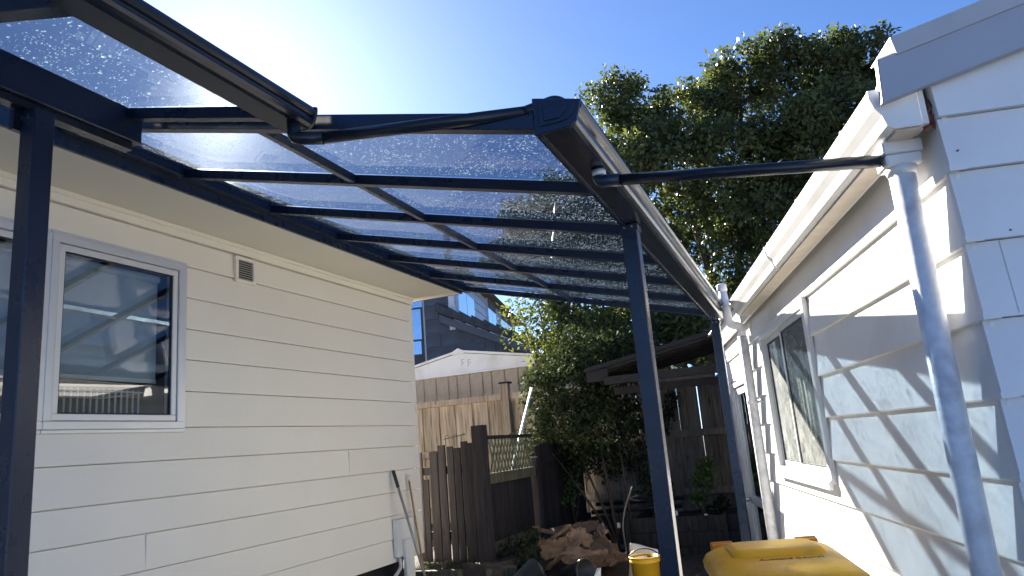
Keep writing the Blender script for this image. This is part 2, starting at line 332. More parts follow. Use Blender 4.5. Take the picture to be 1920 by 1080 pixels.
# ================================================================== LEFT HOUSE
A = 3.77; SOF = 3.194; CY = 6.62; Y0 = -3.0
lh = thing('weatherboard_house', (-A, 3, 0), 'cream weatherboard house on the left with two silver windows and a deep soffit', 'house')
wa = (2.64, 3.57, 1.845, 2.93); wb = (1.0, 2.638, 1.845, 2.93)
core = MB(); xw = -A - .03
for (y0, y1, z0, z1) in [(Y0, wb[0], .6, SOF), (wa[1], CY, .6, SOF), (wb[0], wb[1], .6, wb[2]), (wa[0], wa[1], .6, wa[2]), (wb[0], wb[1], wb[3], SOF), (wa[0], wa[1], wa[3], SOF)]:
    core.box((xw - .1, y0, z0), (xw, y1, z1))
core.box((-11, CY - .1, .6), (xw - .1, CY - .002, SOF)); core.box((-11, Y0, .6), (xw - .1, Y0 + .1, SOF))
core.build('wall', M['cream'], lh)
b = MB(); b.box((-11, Y0 + .15, .02), (-A - .16, CY - .12, .6)); b.build('base', M['dark'], lh)
lines = [.610, .817, 1.026, 1.235, 1.432, 1.654, 1.857, 2.09, 2.30, 2.506, 2.72, 2.935, 3.119]
def lboard(y0, y1, z0, z1):
    o = MB(); x = -A
    o.prism([(x - .028, y0, z0), (x + .007, y0, z0), (x + .009, y0, z0 + .006), (x - .003, y0, z1 - .0055), (x - .028, y0, z1 - .0055)], (0, y1 - y0, 0))
    return o.build('weatherboard', M['cream'], lh)
for i in range(len(lines) - 1):
    z0, z1 = lines[i], lines[i + 1]
    segs = [(Y0, CY)]
    if z0 > 1.8 and z1 < 2.95: segs = [(Y0, wb[0]), (wa[1], CY)]
    if i == 4: segs = [(Y0, 5.42), (5.424, CY)]
    if i == 2: segs = [(Y0, 3.34), (3.344, CY)]
    if i == 6: segs = segs
    for y0, y1 in segs: lboard(y0, y1, z0, z1)
for (y, z0, z1) in ((5.422, 1.44, 1.65), (3.342, 1.03, 1.232)):
    j = MB(); j.box((-A - .02, y - .012, z0), (-A + .0098, y + .012, z1 - .012)); j.build('joint_cover', M['cream'], lh)
b = MB(); b.box((-A - .012, Y0, 3.122), (-A + .022, CY + .02, SOF - .002)); b.box((-A + .022, Y0, 3.165), (-A + .04, CY + .02, SOF - .002)); b.build('frieze', M['cream'], lh)
b = MB(); b.box((-A - .012, CY - .001, .612), (-A + .006, CY + .02, 3.12)); b.build('corner_board', M['cream'], lh)
EX = -3.262; EY = CY + .18                            # eave edge
b = MB(); b.box((-11.2, Y0 - .3, SOF), (EX, EY, SOF + .012)); b.build('soffit', M['soffit'], lh)
b = MB(); b.box((EX, Y0 - .3, SOF + .001), (EX + .02, EY, SOF + .16)); b.box((-11.2, EY, SOF + .001), (EX + .02, EY + .022, SOF + .16)); b.build('fascia', M['navy'], lh)
rf = MB(); RZ = SOF + .15; PIT = math.tan(R(24)); RX = -7.3
def slope(x): return RZ + (EX + .05 - x) * PIT
for row in range(14):                                # overlapping tile courses up the slope
    xa = EX + .05 - row * .3; xb = xa - .32
    rf.prism([(xa, Y0 - .35, slope(xa)), (xa, Y0 - .35, slope(xa) + .035), (xb, Y0 - .35, slope(xb) + .012), (xb, Y0 - .35, slope(xb))], (0, EY + .05 - Y0 + .35, 0))
rf.prism([(RX, Y0 - .35, slope(RX)), (RX, Y0 - .35, slope(RX) + .02), (-11.4, Y0 - .35, RZ + .02), (-11.4, Y0 - .35, RZ)], (0, EY + .05 - Y0 + .35, 0))
for yy in (Y0 - .2, EY - .04): rf.prism([(EX, yy, RZ - .001), (RX, yy, slope(RX) - .02), (-11.2, yy, RZ - .001)], (0, .03, 0))
rf.build('roof', M['rooft'], lh)
def lwindow(y0, y1, z0, z1, e0=.028, e1=.028):
    x = -A + .03
    f = MB(); W_ = .045
    for (a0, a1, b0, b1) in ((y0, y1, z0, z0 + W_), (y0, y1, z1 - W_, z1), (y0, y0 + W_, z0 + W_, z1 - W_), (y1 - W_, y1, z0 + W_, z1 - W_)):
        f.box((-A - .09, a0, b0), (x, a1, b1))
    fo = f.build('window', M['alu'], lh, bevel=.003)
    t = MB()
    for (a0, a1, b0, b1) in [q for q in ((y0 - e0, y1 + e1, z1, z1 + .022), (y0 - e0, y1 + e1, z0 - .022, z0), (y0 - e0, y0, z0, z1), (y1, y1 + e1, z0, z1)) if q[1] > q[0] + .001]:
        t.box((-A - .01, a0, b0), (x - .012, a1, b1))
    t.build('outer_trim', M['alu'], fo, bevel=.003)
    s_ = MB(); i0, i1, k0, k1 = y0 + W_ + .003, y1 - W_ - .003, z0 + W_ + .003, z1 - W_ - .003; S_ = .038
    for (a0, a1, b0, b1) in ((i0, i1, k0, k0 + S_), (i0, i1, k1 - S_, k1), (i0, i0 + S_, k0 + S_, k1 - S_), (i1 - S_, i1, k0 + S_, k1 - S_)):
        s_.box((x - .05, a0, b0), (x - .010, a1, b1))
    s_.build('sash', M['aluw'], fo, bevel=.004)
    sl_ = MB(); q0, q1, r0, r1 = i0 + S_, i1 - S_, k0 + S_, k1 - S_
    for (a0, a1, b0, b1) in ((q0, q1, r0, r0 + .008), (q0, q1, r1 - .008, r1), (q0, q0 + .008, r0, r1), (q1 - .008, q1, r0, r1)):
        sl_.box((x - .040, a0, b0), (x - .020, a1, b1))
    sl_.build('seal', M['rubber'], fo)
    p_ = MB(); p_.box((x - .033, q0 + .002, r0 + .002), (x - .027, q1 - .002, r1 - .002)); p_.build('pane', M['wglass'], fo)
    bl = MB(); bl.box((x - .125, q0 - .02, 2.165), (x - .121, q1 - .03, r1 - .03)); bl.tube([(x - .123, q0 - .02, r1 - .02), (x - .123, q1 - .03, r1 - .02)], .026, 14)
    bo = bl.build('blind', M['blind'], fo)
    bb = MB(); bb.box((x - .130, q0 - .02, 2.14), (x - .116, q1 - .03, 2.165)); bb.build('bottom_bar', M['aluw'], fo)
    return fo
lwindow(*wa, e0=-.0005); lwindow(*wb, e1=-.0005)
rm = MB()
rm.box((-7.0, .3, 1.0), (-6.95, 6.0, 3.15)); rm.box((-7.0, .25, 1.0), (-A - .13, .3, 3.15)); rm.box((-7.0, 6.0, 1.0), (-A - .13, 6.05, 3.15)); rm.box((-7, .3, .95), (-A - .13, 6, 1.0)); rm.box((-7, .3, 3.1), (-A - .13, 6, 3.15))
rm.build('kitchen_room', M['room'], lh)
b = MB(); b.box((-4.75, .8, 1.84), (-A - .115, 4.6, 1.872)); b.build('bench_top', M['bench'], lh)
# dish rack on the bench behind the glass
dr = thing('dish_rack', (-4.2, 3.1, 1.872), 'white wire dish rack standing inside the window below the blind', 'dish rack')
b = MB()
for k in range(15): y = 2.82 + k * .042; b.tube([(-3.95, y, 1.876), (-3.95, y, 2.10)], .006, 6)
b.build('upright_wires', M['wire'], dr)
b = MB()
for z in (1.885, 2.09): b.tube([(-3.95, 2.80, z), (-3.95, 3.44, z), (-4.3, 3.44, z), (-4.3, 2.80, z), (-3.95, 2.80, z)], .005, 6)
b.build('rim', M['wire'], dr)
b = MB(); b.lathe((-4.07, 3.17, 1.873), [(.0, 0), (.05, 0), (.085, .08), (.09, .09), (.082, .085), (.045, .01), (0, .01)], 20)
tag(b.build('bowl', M['plate'], smooth=True), 'pale bowl on the bench in front of the white dish rack', 'bowl')
b = MB(); b.lathe((-4.03, 3.38, 1.873), [(0, 0), (.035, 0), (.04, .02), (.04, .08), (.036, .08), (.034, .01), (0, .01)], 18)
tag(b.build('cup', M['plate'], smooth=True), 'small pale cup on the bench near the right sash', 'cup')
# wall vent
vt = thing('wall_vent', (-A + .01, 4.146, 2.91), 'square louvred wall vent high on the cream wall', 'vent')
b = MB(); y0, y1, z0, z1 = 4.04, 4.252, 2.908, 3.106; x = -A + .03
for (a0, a1, b0, b1) in ((y0, y1, z0, z0 + .025), (y0, y1, z1 - .025, z1), (y0, y0 + .03, z0 + .025, z1 - .025), (y1 - .03, y1, z0 + .025, z1 - .025)): b.box((-A, a0, b0), (x, a1, b1))
b.build('frame', M['cream'], vt, bevel=.004)
b = MB(); b.box((-A + .002, y0 + .03, z0 + .025), (-A + .012, y1 - .03, z1 - .025)); b.build('backing', M['ventdark'], vt)
for k in range(9):
    z = z0 + .034 + k * .0168; b = MB(); b.prism([(x - .018, y0 + .03, z), (x - .002, y0 + .03, z - .005), (x - .002, y0 + .03, z - .001), (x - .018, y0 + .03, z + .005)], (0, y1 - y0 - .06, 0)); b.build('louvre', M['grill'], vt)
# cover box and conduit at the corner
bx = thing('cover_box', (-A, 6.2, .6), 'white painted cover board low on the cream wall beside the leaning poles', 'cover')
b = MB(); b.box((-A + .012, 6.06, .655), (-A + .06, 6.42, .985)); b.build('board', M['white'], bx, bevel=.004)
b = MB(); b.box((-A + .062, 6.14, .43), (-A + .095, 6.29, .80)); b.build('stake', M['white'], bx, bevel=.003)
b = MB(); b.tube(bend([(-A + .03, 6.12, .66), (-A + .06, 6.10, .57), (-A + .10, 5.9, .50), (-A + .12, 5.6, .46), (-A + .12, 5.2, .40), (-A + .05, 4.9, .2), (-A + .05, 4.8, .01)], .12), .016, 10)
tag(b.build('conduit', M['cong'], smooth=True), 'grey flexible conduit running from the white cover board under the wall', 'conduit')

# ================================================================== RIGHT HOUSE
RD = Vector((-.21874542, .97578196, 0)); RN = Vector((.97578196, .21874542, 0)); UP = Vector((0, 0, 1))
D = 1.08; S0 = 2.376; S1 = 9.0
def Q(s, t, z): return RD * s + RN * t + UP * z
rh = thing('white_house', Q(5, 1.3, 0), 'white weatherboard house on the right under a white gutter and a grey barge board', 'house')
win = (4.50, 6.08, 1.20, 2.275); door = (7.02, 8.10, .15, 2.02); TOP = 2.52
core = MB(); tw = D + .014
for (a0, a1, z0, z1) in [(S0 + .02, win[0], .1, TOP), (win[1], door[0], .1, TOP), (door[1], S1, .1, TOP), (win[0], win[1], .1, win[2]), (win[0], win[1], win[3], TOP), (door[0], door[1], door[3], TOP)]:
    core.obox(Q(a0, tw, z0), RD * (a1 - a0), RN * .1, UP * (z1 - z0))
gz = lambda t: 2.65 + (t - D) * .27                   # gable underside
core.prism([Q(S0 + .02, tw, .1), Q(S0 + .02, 6, .1), Q(S0 + .02, 6, gz(6)), Q(S0 + .02, tw, gz(tw))], RD * .08)
core.prism([Q(S1 - .1, tw, .1), Q(S1 - .1, 6, .1), Q(S1 - .1, 6, gz(6)), Q(S1 - .1, tw, gz(tw))], RD * .08)
core.build('wall', M['white'], rh)
zl = [.16, .40, .632, .867, 1.098, 1.334, 1.572, 1.809, 2.047, 2.284, 2.52]
def rboard(a0, a1, z0, z1, zb=None):
    o = MB(); T = D
    o.prism([Q(a0, T + .014, z0), Q(a0, T - .016, z0), Q(a0, T - .018, z0 + .006), Q(a0, T + .002, z1 + .004), Q(a0, T + .014, z1 + .004)], RD * (a1 - a0)); o.build('weatherboard', M['white'], rh)
for i in range(len(zl) - 1):
    z0, z1 = zl[i], zl[i + 1] - .003
    cuts = [(S0, S1, z0, z1)]
    for (o0, o1, oz0, oz1) in (win, door):
        new = []
        for (a0, a1, c0, c1) in cuts:
            if c1 <= oz0 + .001 or c0 >= oz1 - .001 or a1 <= o0 or a0 >= o1: new.append((a0, a1, c0, c1)); continue
            new.append((a0, o0, c0, c1)); new.append((o1, a1, c0, c1))
            if oz0 - c0 > .03: new.append((o0, o1, c0, oz0))
            if c1 - oz1 > .03: new.append((o0, o1, oz1, c1))
        cuts = new
    for c in cuts: rboard(*c)
# gable end boards facing the camera
zg = [.16, .40, .64, .873, 1.105, 1.34, 1.577, 1.813, 2.055, 2.289, 2.474, 2.70, 2.93, 3.16, 3.4]
for i in range(len(zg) - 1):
    z0, z1 = zg[i], zg[i + 1] - .003
    tl = D - .016
    if gz(5) < z0: continue
    o = MB(); te = lambda z: D + (z - 2.65) / .27      # boards run up behind the barge board
    pts = [(max(tl, te(z0)), z0), (5, z0), (5, min(z1, gz(5)))]
    if z1 <= gz(tl): pts.append((tl, z1))
    else:
        if te(z1) < 5: pts.append((te(z1), z1))
        if z0 < gz(tl): pts.append((tl, gz(tl)))
    off = lambda z: S0 - .018 + .02 * (z - z0) / (z1 - z0); m_ = len(pts)
    o.v = [tuple(Q(off(z), t, z)) for t, z in pts] + [tuple(Q(S0 + .02, t, z)) for t, z in pts]
    o.f = [tuple(range(m_)), tuple(range(2 * m_ - 1, m_ - 1, -1))] + [((i_ + 1) % m_, i_, m_ + i_, m_ + (i_ + 1) % m_) for i_ in range(m_)]
    o.build('weatherboard', M['gable'], rh)
    if z1 < 2.48:                                       # metal corner soaker on each course
        k = MB(); k.prism([Q(S0 - .022, D - .021, z0 - .004), Q(S0 - .022, D + .03, z0 - .004), Q(S0 - .0175, D + .03, z0 - .004), Q(S0 - .0175, D - .0165, z0 - .004), Q(S0 + .03, D - .0165, z0 - .004), Q(S0 + .03, D - .021, z0 - .004)], UP * .02)
        k.build('corner_soaker', M['gable'], rh)
for (t0, z0, z1) in ((1.16, 1.82, 2.05), (1.2, 1.345, 1.81), (1.19, .88, 1.10)):
    k = MB(); k.add([Q(S0 - .0186, t0, z0), Q(S0 - .0186, t0 + .003, z0), Q(S0 + .0005, t0 + .003, z1), Q(S0 + .0005, t0, z1), Q(S0 + .01, t0, z0), Q(S0 + .01, t0 + .003, z0), Q(S0 + .01, t0 + .003, z1), Q(S0 + .01, t0, z1)], [(0, 1, 2, 3), (5, 4, 7, 6), (1, 0, 4, 5), (3, 2, 6, 7), (0, 3, 7, 4), (2, 1, 5, 6)]); k.build('board_joint', M['grill'], rh)
for (px_, py_, r_) in ((1795, 283, .0026), (1893, 432, .003)):
    rr_ = ray(px_, py_); q_ = rr_ * ((S0 - .012) / rr_.dot(RD)) + Vector((0, 0, CH)); k = MB(); k.tube([q_ - RD * .008, q_ + RD * .02], r_, 8); k.build('nail_hole', M['rubber'], rh)
# barge board, flashing, roof
b = MB(); sb = S0 - .05
b.prism([Q(sb, .895, 2.532), Q(sb, 5.2, 2.532 + 4.305 * .27), Q(sb, 5.2, 2.682 + 4.305 * .27), Q(sb, .905, 2.685)], RD * .03); b.build('barge_board', M['barge'], rh, bevel=.003)
b = MB(); tk = lambda t: 2.685 + (t - .905) * .27
b.prism([Q(sb - .006, .965, tk(.965) - .012), Q(sb - .006, 5.2, tk(5.2) - .012), Q(sb - .006, 5.2, tk(5.2) + .052), Q(sb - .006, .955, tk(.955) + .05)], RD * .005)
b.prism([Q(sb - .006, .955, tk(.955) + .05), Q(sb - .006, 5.2, tk(5.2) + .052), Q(sb - .006, 5.2, tk(5.2) + .056), Q(sb - .006, .955, tk(.955) + .054)], RD * .2)
b.build('verge_flashing', M['cap'], rh)
b = MB(); n = 110; vs = []; fs = []
for i in range(n * 4 + 1):
    s = S0 - .015 + (S1 + .3 - S0) * i / (n * 4); h = .009 * math.cos(2 * math.pi * i / 8)
    for t in (.955, 5.2): vs.append(Q(s, t, tk(t) - .035 + h))
for i in range(n * 4): fs.append((2 * i, 2 * i + 2, 2 * i + 3, 2 * i + 1))
b.add(vs, fs); ro = b.build('roof', M['roofcor'], rh, smooth=True)
sm = ro.modifiers.new('solid', 'SOLIDIFY'); sm.thickness = .003
b = MB(); b.prism([Q(S0 - .02, D + .01, 2.606), Q(S0 - .02, 5, 2.606 + 3.9 * .27), Q(S0 - .02, 5, 2.66 + 3.9 * .27), Q(S0 - .02, D + .01, 2.66)], RD * .0195); b.build('verge_lining', M['barge'], rh)
b = MB(); b.obox(Q(S0 - .0, 1.022, 2.462), RD * (S1 - S0), RN * .018, UP * .2); b.build('fascia', M['white'], rh)
b = MB(); b.obox(Q(S0 + .02, 1.041, 2.512), RD * (S1 - S0), RN * .05, UP * .01); b.build('soffit', M['tan'], rh)
# white gutter on the eave
def qpoly(s, pts): return [Q(s, t, z) for t, z in pts]
gt = thing('eave_gutter', Q(4.2, .96, 2.46), 'white eave gutter sloping away along the white house roof edge', 'gutter')
GO = [(1.02, 2.462), (.935, 2.462), (.915, 2.475), (.905, 2.51), (.885, 2.54), (.875, 2.575), (.875, 2.60), (.889, 2.60), (.889, 2.58), (.905, 2.553), (.922, 2.513), (.932, 2.48), (.94, 2.474), (1.02, 2.474)]
for (s0, s1) in ((2.385, 4.415), (4.43, 6.12)):
    b = MB(); b.prism(qpoly(s0, GO), RD * (s1 - s0)); b.build('gutter_length', M['gutterw'], gt)
b = MB(); b.prism(qpoly(4.408, [(1.019, 2.458), (.933, 2.458), (.911, 2.472), (.901, 2.51), (.881, 2.538), (.871, 2.575), (.871, 2.604), (.88, 2.604), (.94, 2.50), (1.019, 2.476)]), RD * .026); b.build('joiner', M['gutterw'], gt)
for s in (2.375, 6.121):
    b = MB(); b.prism(qpoly(s, [(1.02, 2.46), (.933, 2.46), (.913, 2.473), (.903, 2.51), (.883, 2.54), (.873, 2.575), (.873, 2.602), (1.02, 2.602)]), RD * .009); b.build('stop_end', M['gutterw'], gt)
b = MB(); b.obox(Q(2.39, .94, 2.452), RD * 3.7, RN * .08, UP * .008); b.build('underside_strip', M['tan'], gt)
for k in range(5):
    s = 2.7 + k * .8; b = MB(); b.obox(Q(s, .873, 2.598), RD * .02, RN * .13, UP * .006); b.build('bracket', M['gutterw'], gt)
# near downpipe with rain head
PS, PT = 2.532, .987
dp = thing('downpipe', Q(PS, PT, 0), 'thick white downpipe with a rain head at the near corner of the white house', 'downpipe')
b = MB(); b.tube([Q(PS, PT, .05), Q(PS, PT, 2.36)], .0415, 28); b.build('pipe', M['pipew'], dp, smooth=True)
b = MB()
b.prism([Q(PS - .05, PT - .058, 2.372), Q(PS - .05, PT + .058, 2.372), Q(PS + .055, PT + .058, 2.372), Q(PS + .055, PT - .058, 2.372)], UP * .04)
b.prism([Q(PS - .056, PT - .064, 2.413), Q(PS - .056, PT + .064, 2.413), Q(PS + .06, PT + .064, 2.413), Q(PS + .06, PT - .064, 2.413)], UP * .045)
b.build('rain_head', M['gutterw'], dp, bevel=.006)
b = MB(); b.tube([Q(PS, PT, 2.345), Q(PS, PT, 2.371)], [.0445, .052], 28); b.build('collar', M['gutterw'], dp, smooth=True)
for z in (.75,):
    b = MB(); b.tube([Q(PS, PT, z), Q(PS, PT, z + .025)], .0445, 24); b.build('bracket', M['pipew'], dp, smooth=True)
# torn nest in the corner under the barge
nb = MB(); rr = random.Random(5); vs = []; fs = []
for i in range(7):
    for j in range(6): vs.append(Q(S0 + .03 + rr.uniform(-.012, .008), 1.035 + .045 * i / 6 + rr.uniform(-.004, .004), 2.44 + .09 * j / 5 + .02 * i / 6 + rr.uniform(-.006, .006)))
for i in range(6):
    for j in range(5): a_ = i * 6 + j; fs.append((a_, a_ + 1, a_ + 7, a_ + 6))
nb.add(vs, fs); no = nb.build('torn_lining', M['brick'], rh); no.modifiers.new('s', 'SOLIDIFY').thickness = .01
# window in the side wall
wx = MB(); s0, s1, z0, z1 = win; fw = .045
for (a0, a1, b0, b1) in ((s0, s1, z0, z0 + fw), (s0, s1, z1 - fw, z1), (s0, s0 + fw, z0 + fw, z1 - fw), (s1 - fw, s1, z0 + fw, z1 - fw)):
    wx.obox(Q(a0, D - .032, b0), RD * (a1 - a0), RN * .12, UP * (b1 - b0))
fo = wx.build('window', M['aluw'], rh, bevel=.003)
b = MB(); b.prism([Q(s0 - .03, D - .055, z0 - .03), Q(s0 - .03, D - .0325, z0 - .03), Q(s0 - .03, D - .0325, z0 + .03), Q(s0 - .03, D - .055, z0 + .012)], RD * (s1 - s0 + .06)); b.build('sill', M['wtrim'], fo, bevel=.002)
b = MB(); b.obox(Q(s0 - .03, D - .034, z1), RD * (s1 - s0 + .06), RN * .03, UP * .02); b.obox(Q(s0 - .03, D - .034, z0), RD * .03, RN * .03, UP * (z1 - z0)); b.obox(Q(s1, D - .034, z0), RD * .03, RN * .03, UP * (z1 - z0)); b.build('outer_trim', M['aluw'], fo, bevel=.002)
ms = (s0 + s1) / 2
for (a0, a1, dt) in ((s0 + fw + .003, ms + .03, -.022), (ms - .02, s1 - fw - .003, .005)):
    sb_ = MB(); q = .036; k0, k1 = z0 + fw + .003, z1 - fw - .003
    for (c0, c1, e0, e1) in ((a0, a1, k0, k0 + q), (a0, a1, k1 - q, k1), (a0, a0 + q, k0 + q, k1 - q), (a1 - q, a1, k0 + q, k1 - q)):
        sb_.obox(Q(c0, D + dt, e0), RD * (c1 - c0), RN * .024, UP * (e1 - e0))
    sb_.build('sash', M['alu'], fo, bevel=.003)
    se = MB()
    for (c0, c1, e0, e1) in ((a0 + q, a1 - q, k0 + q, k0 + q + .01), (a0 + q, a1 - q, k1 - q - .01, k1 - q), (a0 + q, a0 + q + .012, k0 + q, k1 - q), (a1 - q - .012, a1 - q, k0 + q, k1 - q)):
        se.obox(Q(c0, D + dt + .004, e0), RD * (c1 - c0), RN * .016, UP * (e1 - e0))
    se.build('seal', M['rubber'], fo)
    p_ = MB(); p_.obox(Q(a0 + q, D + dt + .010, k0 + q), RD * (a1 - a0 - 2 * q), RN * .005, UP * (k1 - k0 - 2 * q)); p_.build('pane', M['rwglass'], fo)
cu = MB(); vs = []; fs = []; nn = 90
for i in range(nn + 1):
    s = s0 + .06 + (s1 - s0 - .12) * i / nn; o_ = .018 * math.sin(i * .9) + .008 * math.sin(i * 2.3)
    vs += [Q(s, D + .16 + o_, z0 - .1), Q(s, D + .16 + o_, z1)]
for i in range(nn): fs.append((2 * i, 2 * i + 1, 2 * i + 3, 2 * i + 2))
cu.add(vs, fs); co_ = cu.build('curtain', M['curtain'], fo, smooth=True); co_.modifiers.new('s', 'SOLIDIFY').thickness = .003
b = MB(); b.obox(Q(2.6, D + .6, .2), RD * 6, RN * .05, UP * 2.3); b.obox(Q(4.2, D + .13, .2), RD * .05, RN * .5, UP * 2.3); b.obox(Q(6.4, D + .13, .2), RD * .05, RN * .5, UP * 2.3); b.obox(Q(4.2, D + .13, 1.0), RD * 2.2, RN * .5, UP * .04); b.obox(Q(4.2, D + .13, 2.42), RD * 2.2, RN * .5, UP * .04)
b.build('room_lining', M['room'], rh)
# back door
dx = MB(); s0, s1, z0, z1 = door
for (a0, a1, b0, b1) in ((s0, s1, z1 - .05, z1), (s0, s0 + .05, z0, z1 - .05), (s1 - .05, s1, z0, z1 - .05), (s0, s1, z0, z0 + .04)): dx.obox(Q(a0, D - .035, b0), RD * (a1 - a0), RN * .12, UP * (b1 - b0))
do = dx.build('door', M['aluw'], rh, bevel=.003)
b = MB(); a0, a1, k0, k1 = s0 + .054, s1 - .054, z0 + .044, z1 - .054; q = .075
for (c0, c1, e0, e1) in ((a0, a1, k0, k0 + q), (a0, a1, k1 - q, k1), (a0, a0 + q, k0 + q, k1 - q), (a1 - q, a1, k0 + q, k1 - q), (a0 + q, a1 - q, 0.80, 0.88)): b.obox(Q(c0, D - .018, e0), RD * (c1 - c0), RN * .04, UP * (e1 - e0))
b.build('leaf_frame', M['alu'], do, bevel=.003)
b = MB(); b.obox(Q(a0 + q, D, k0 + q), RD * (a1 - a0 - 2 * q), RN * .006, UP * (.80 - k0 - q)); b.obox(Q(a0 + q, D, .88), RD * (a1 - a0 - 2 * q), RN * .006, UP * (k1 - q - .88)); b.build('pane', M['dglass'], do)
b = MB(); hs_ = a1 - .04; b.tube([Q(hs_, D - .02, .84), Q(hs_, D - .07, .84)], .02, 14); b.tube(bend([Q(hs_, D - .07, .84), Q(hs_, D - .085, .84), Q(hs_ - .13, D - .085, .835)], .02), .011, 10); b.build('handle', M['steel'], do, smooth=True)
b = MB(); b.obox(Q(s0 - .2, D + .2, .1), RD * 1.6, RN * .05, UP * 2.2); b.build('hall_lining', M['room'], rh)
# far downpipe and vent stub
fd = thing('downpipe', Q(6.6, 1.0, 0), 'thin white downpipe between the side window and the back door of the white house', 'downpipe')
fs_, ft_ = 6.58, 1.0
b = MB(); b.tube([Q(fs_, ft_, .02), Q(fs_, ft_, 2.34)], .043, 20); b.build('pipe', M['pipew'], fd, smooth=True)
e0 = Q(fs_, ft_, 2.34); e1 = Q(fs_, ft_, 2.43); e3 = P(1352, 535, y=6.62); e2 = Vector((e3.x + .02, e3.y, 2.46))
b = MB(); b.tube(bend([e0, e1, e2 + Vector((.0, 0, -.0)), e3], .09, 8), .038, 18); b.build('swan_neck', M['pipew'], fd, smooth=True)
b = MB(); up_ = (e3 - e2).normalized(); b.tube([e3 - up_ * .06, e3 - up_ * .045, e3, e3 + up_ * .012], [.04, .045, .045, .03], 18); b.build('socket', M['pipew'], fd, smooth=True)
for z in (.55, 1.75):
    b = MB(); b.tube([Q(fs_, ft_, z), Q(fs_, ft_, z + .03)], .047, 20); b.obox(Q(fs_ - .06, D - .03, z + .005), RD * .12, RN * .03, UP * .02); b.build('bracket', M['pipew'], fd)

# ================================================================== FAR PERGOLA
K = 1.1
def F(y): return 1 - .0135 * (y / K - 2.09)
def zb(y): return CH + K * .978 * F(y)                # gutter underside
YR = [K * (2.09 + .68 * i) for i in range(7)]         # rafters
XG, XL = -.755, -3.26
def zr(x, y): return CH + K * (F(y) + .255 * (-.70 - x / K))   # rafter underside
pg = thing('pergola', (-2, 4.5, 0), 'navy steel pergola roofed with clear tinted sheets between the two houses', 'pergola')
ya, yb = YR[0] - .012, YR[-1] + .12
PROF = [(-.755, 0), (-.635, 0), (-.618, .003), (-.606, .011), (-.599, .024), (-.597, .040), (-.604, .047), (-.604, .051), (-.592, .056), (-.581, .066), (-.575, .080), (-.576, .092), (-.582, .097), (-.588, .097), (-.60, .075), (-.62, .035), (-.735, .03), (-.735, .141), (-.755, .141)]
b = MB(); n = len(PROF)
for y in (ya, yb): b.v += [(x, y, zb(y) + z) for x, z in PROF]
b.f += [tuple(range(n))[::-1], tuple(range(n, 2 * n))] + [(i, (i + 1) % n, n + (i + 1) % n, n + i) for i in range(n)]
b.build('gutter_beam', M['navyg'], pg)
b = MB(); b.box((-.7565, ya, 0), (-.7555, yb, 0)); 
b = MB()
for y in (ya, yb): b.v += [(-.742, y, zb(y) - .006), (-.73, y, zb(y) - .006), (-.73, y, zb(y) - .0005), (-.742, y, zb(y) - .0005)]
b.f += [(0, 1, 5, 4), (1, 2, 6, 5), (2, 3, 7, 6), (3, 0, 4, 7)]; b.build('underside_lip', M['navy'], pg)
b = MB()                                             # moulded end cap with two raised steps
def capring(pts, y0, th): b.prism([(x, y0, zb(ya) + z) for x, z in pts], (0, th, 0))
capring([(-.757, -.003), (-.668, .0), (-.622, .0), (-.597, .02), (-.574, .094), (-.755, .143)], ya - .012, .011)
cp = b.build('end_cap', M['navy'], pg, bevel=.003)
b = MB(); capring([(-.735, .025), (-.66, .024), (-.628, .03), (-.608, .05), (-.598, .082), (-.733, .118)], ya - .017, .005); b.build('cap_step', M['navy'], cp, bevel=.002)
b = MB(); capring([(-.715, .04), (-.66, .038), (-.632, .062), (-.628, .078), (-.713, .10)], ya - .022, .005); b.build('cap_panel', M['navy'], cp, bevel=.002)
for i, y in enumerate(YR):
    b = MB(); x0, x1 = XL, XG - .001; hw = .026; hh = .052 if i else .066
    o = Vector((x0, y - hw, zr(x0, y))); e = Vector((x1, y - hw, zr(x1, y))) - o
    b.obox(o, e, (0, 2 * hw, 0), (0, 0, hh)); b.build('rafter', M['navy'], pg, bevel=.002)
for i in range(6):
    y0, y1 = YR[i] + .0265, YR[i + 1] - .0265; xm = -1.43 * K * 1.287 * F((y0 + y1) / 2) * .99 if False else -2.02
    b = MB(); p0 = Vector((xm, y0, zr(xm, y0) + .026)); p1 = Vector((xm, y1, zr(xm, y1) + .026)); b.bar(p0, p1, .042, .04, (.25, 0, 1)); b.build('purlin', M['navy'], pg, bevel=.002)
b = MB()                                             # wall channel on the fascia
for y in (ya, yb): z = zr(XL, y); b.v += [(EX + .022, y, z - .012), (EX + .075, y, z - .012), (EX + .075, y, z + .065), (EX + .022, y, z + .065)]
b.f += [(0, 3, 2, 1), (4, 5, 6, 7), (0, 1, 5, 4), (1, 2, 6, 5), (2, 3, 7, 6), (3, 0, 4, 7)]; b.build('wall_channel', M['navy'], pg, bevel=.002)
def sheet(parent, y0, y1, x0, x1, zf, sag, m, nx=14, ny=10):
    b = MB(); vs = []; th = .006
    for lay in (th, 0):
        for j in range(ny + 1):
            for i in range(nx + 1):
                u, v = i / nx, j / ny; x = x0 + (x1 - x0) * u; y = y0 + (y1 - y0) * v
                vs.append((x, y, zf(x, y) - sag * (1 - (2 * v - 1) ** 2) + lay))
    N = (nx + 1) * (ny + 1); fs = []
    for j in range(ny):
        for i in range(nx):
            a_ = j * (nx + 1) + i; fs.append((a_, a_ + 1, a_ + nx + 2, a_ + nx + 1)); fs.append((N + a_, N + a_ + nx + 1, N + a_ + nx + 2, N + a_ + 1))
    b.add(vs, fs); return b.build('roof_sheet', m, parent, smooth=True)
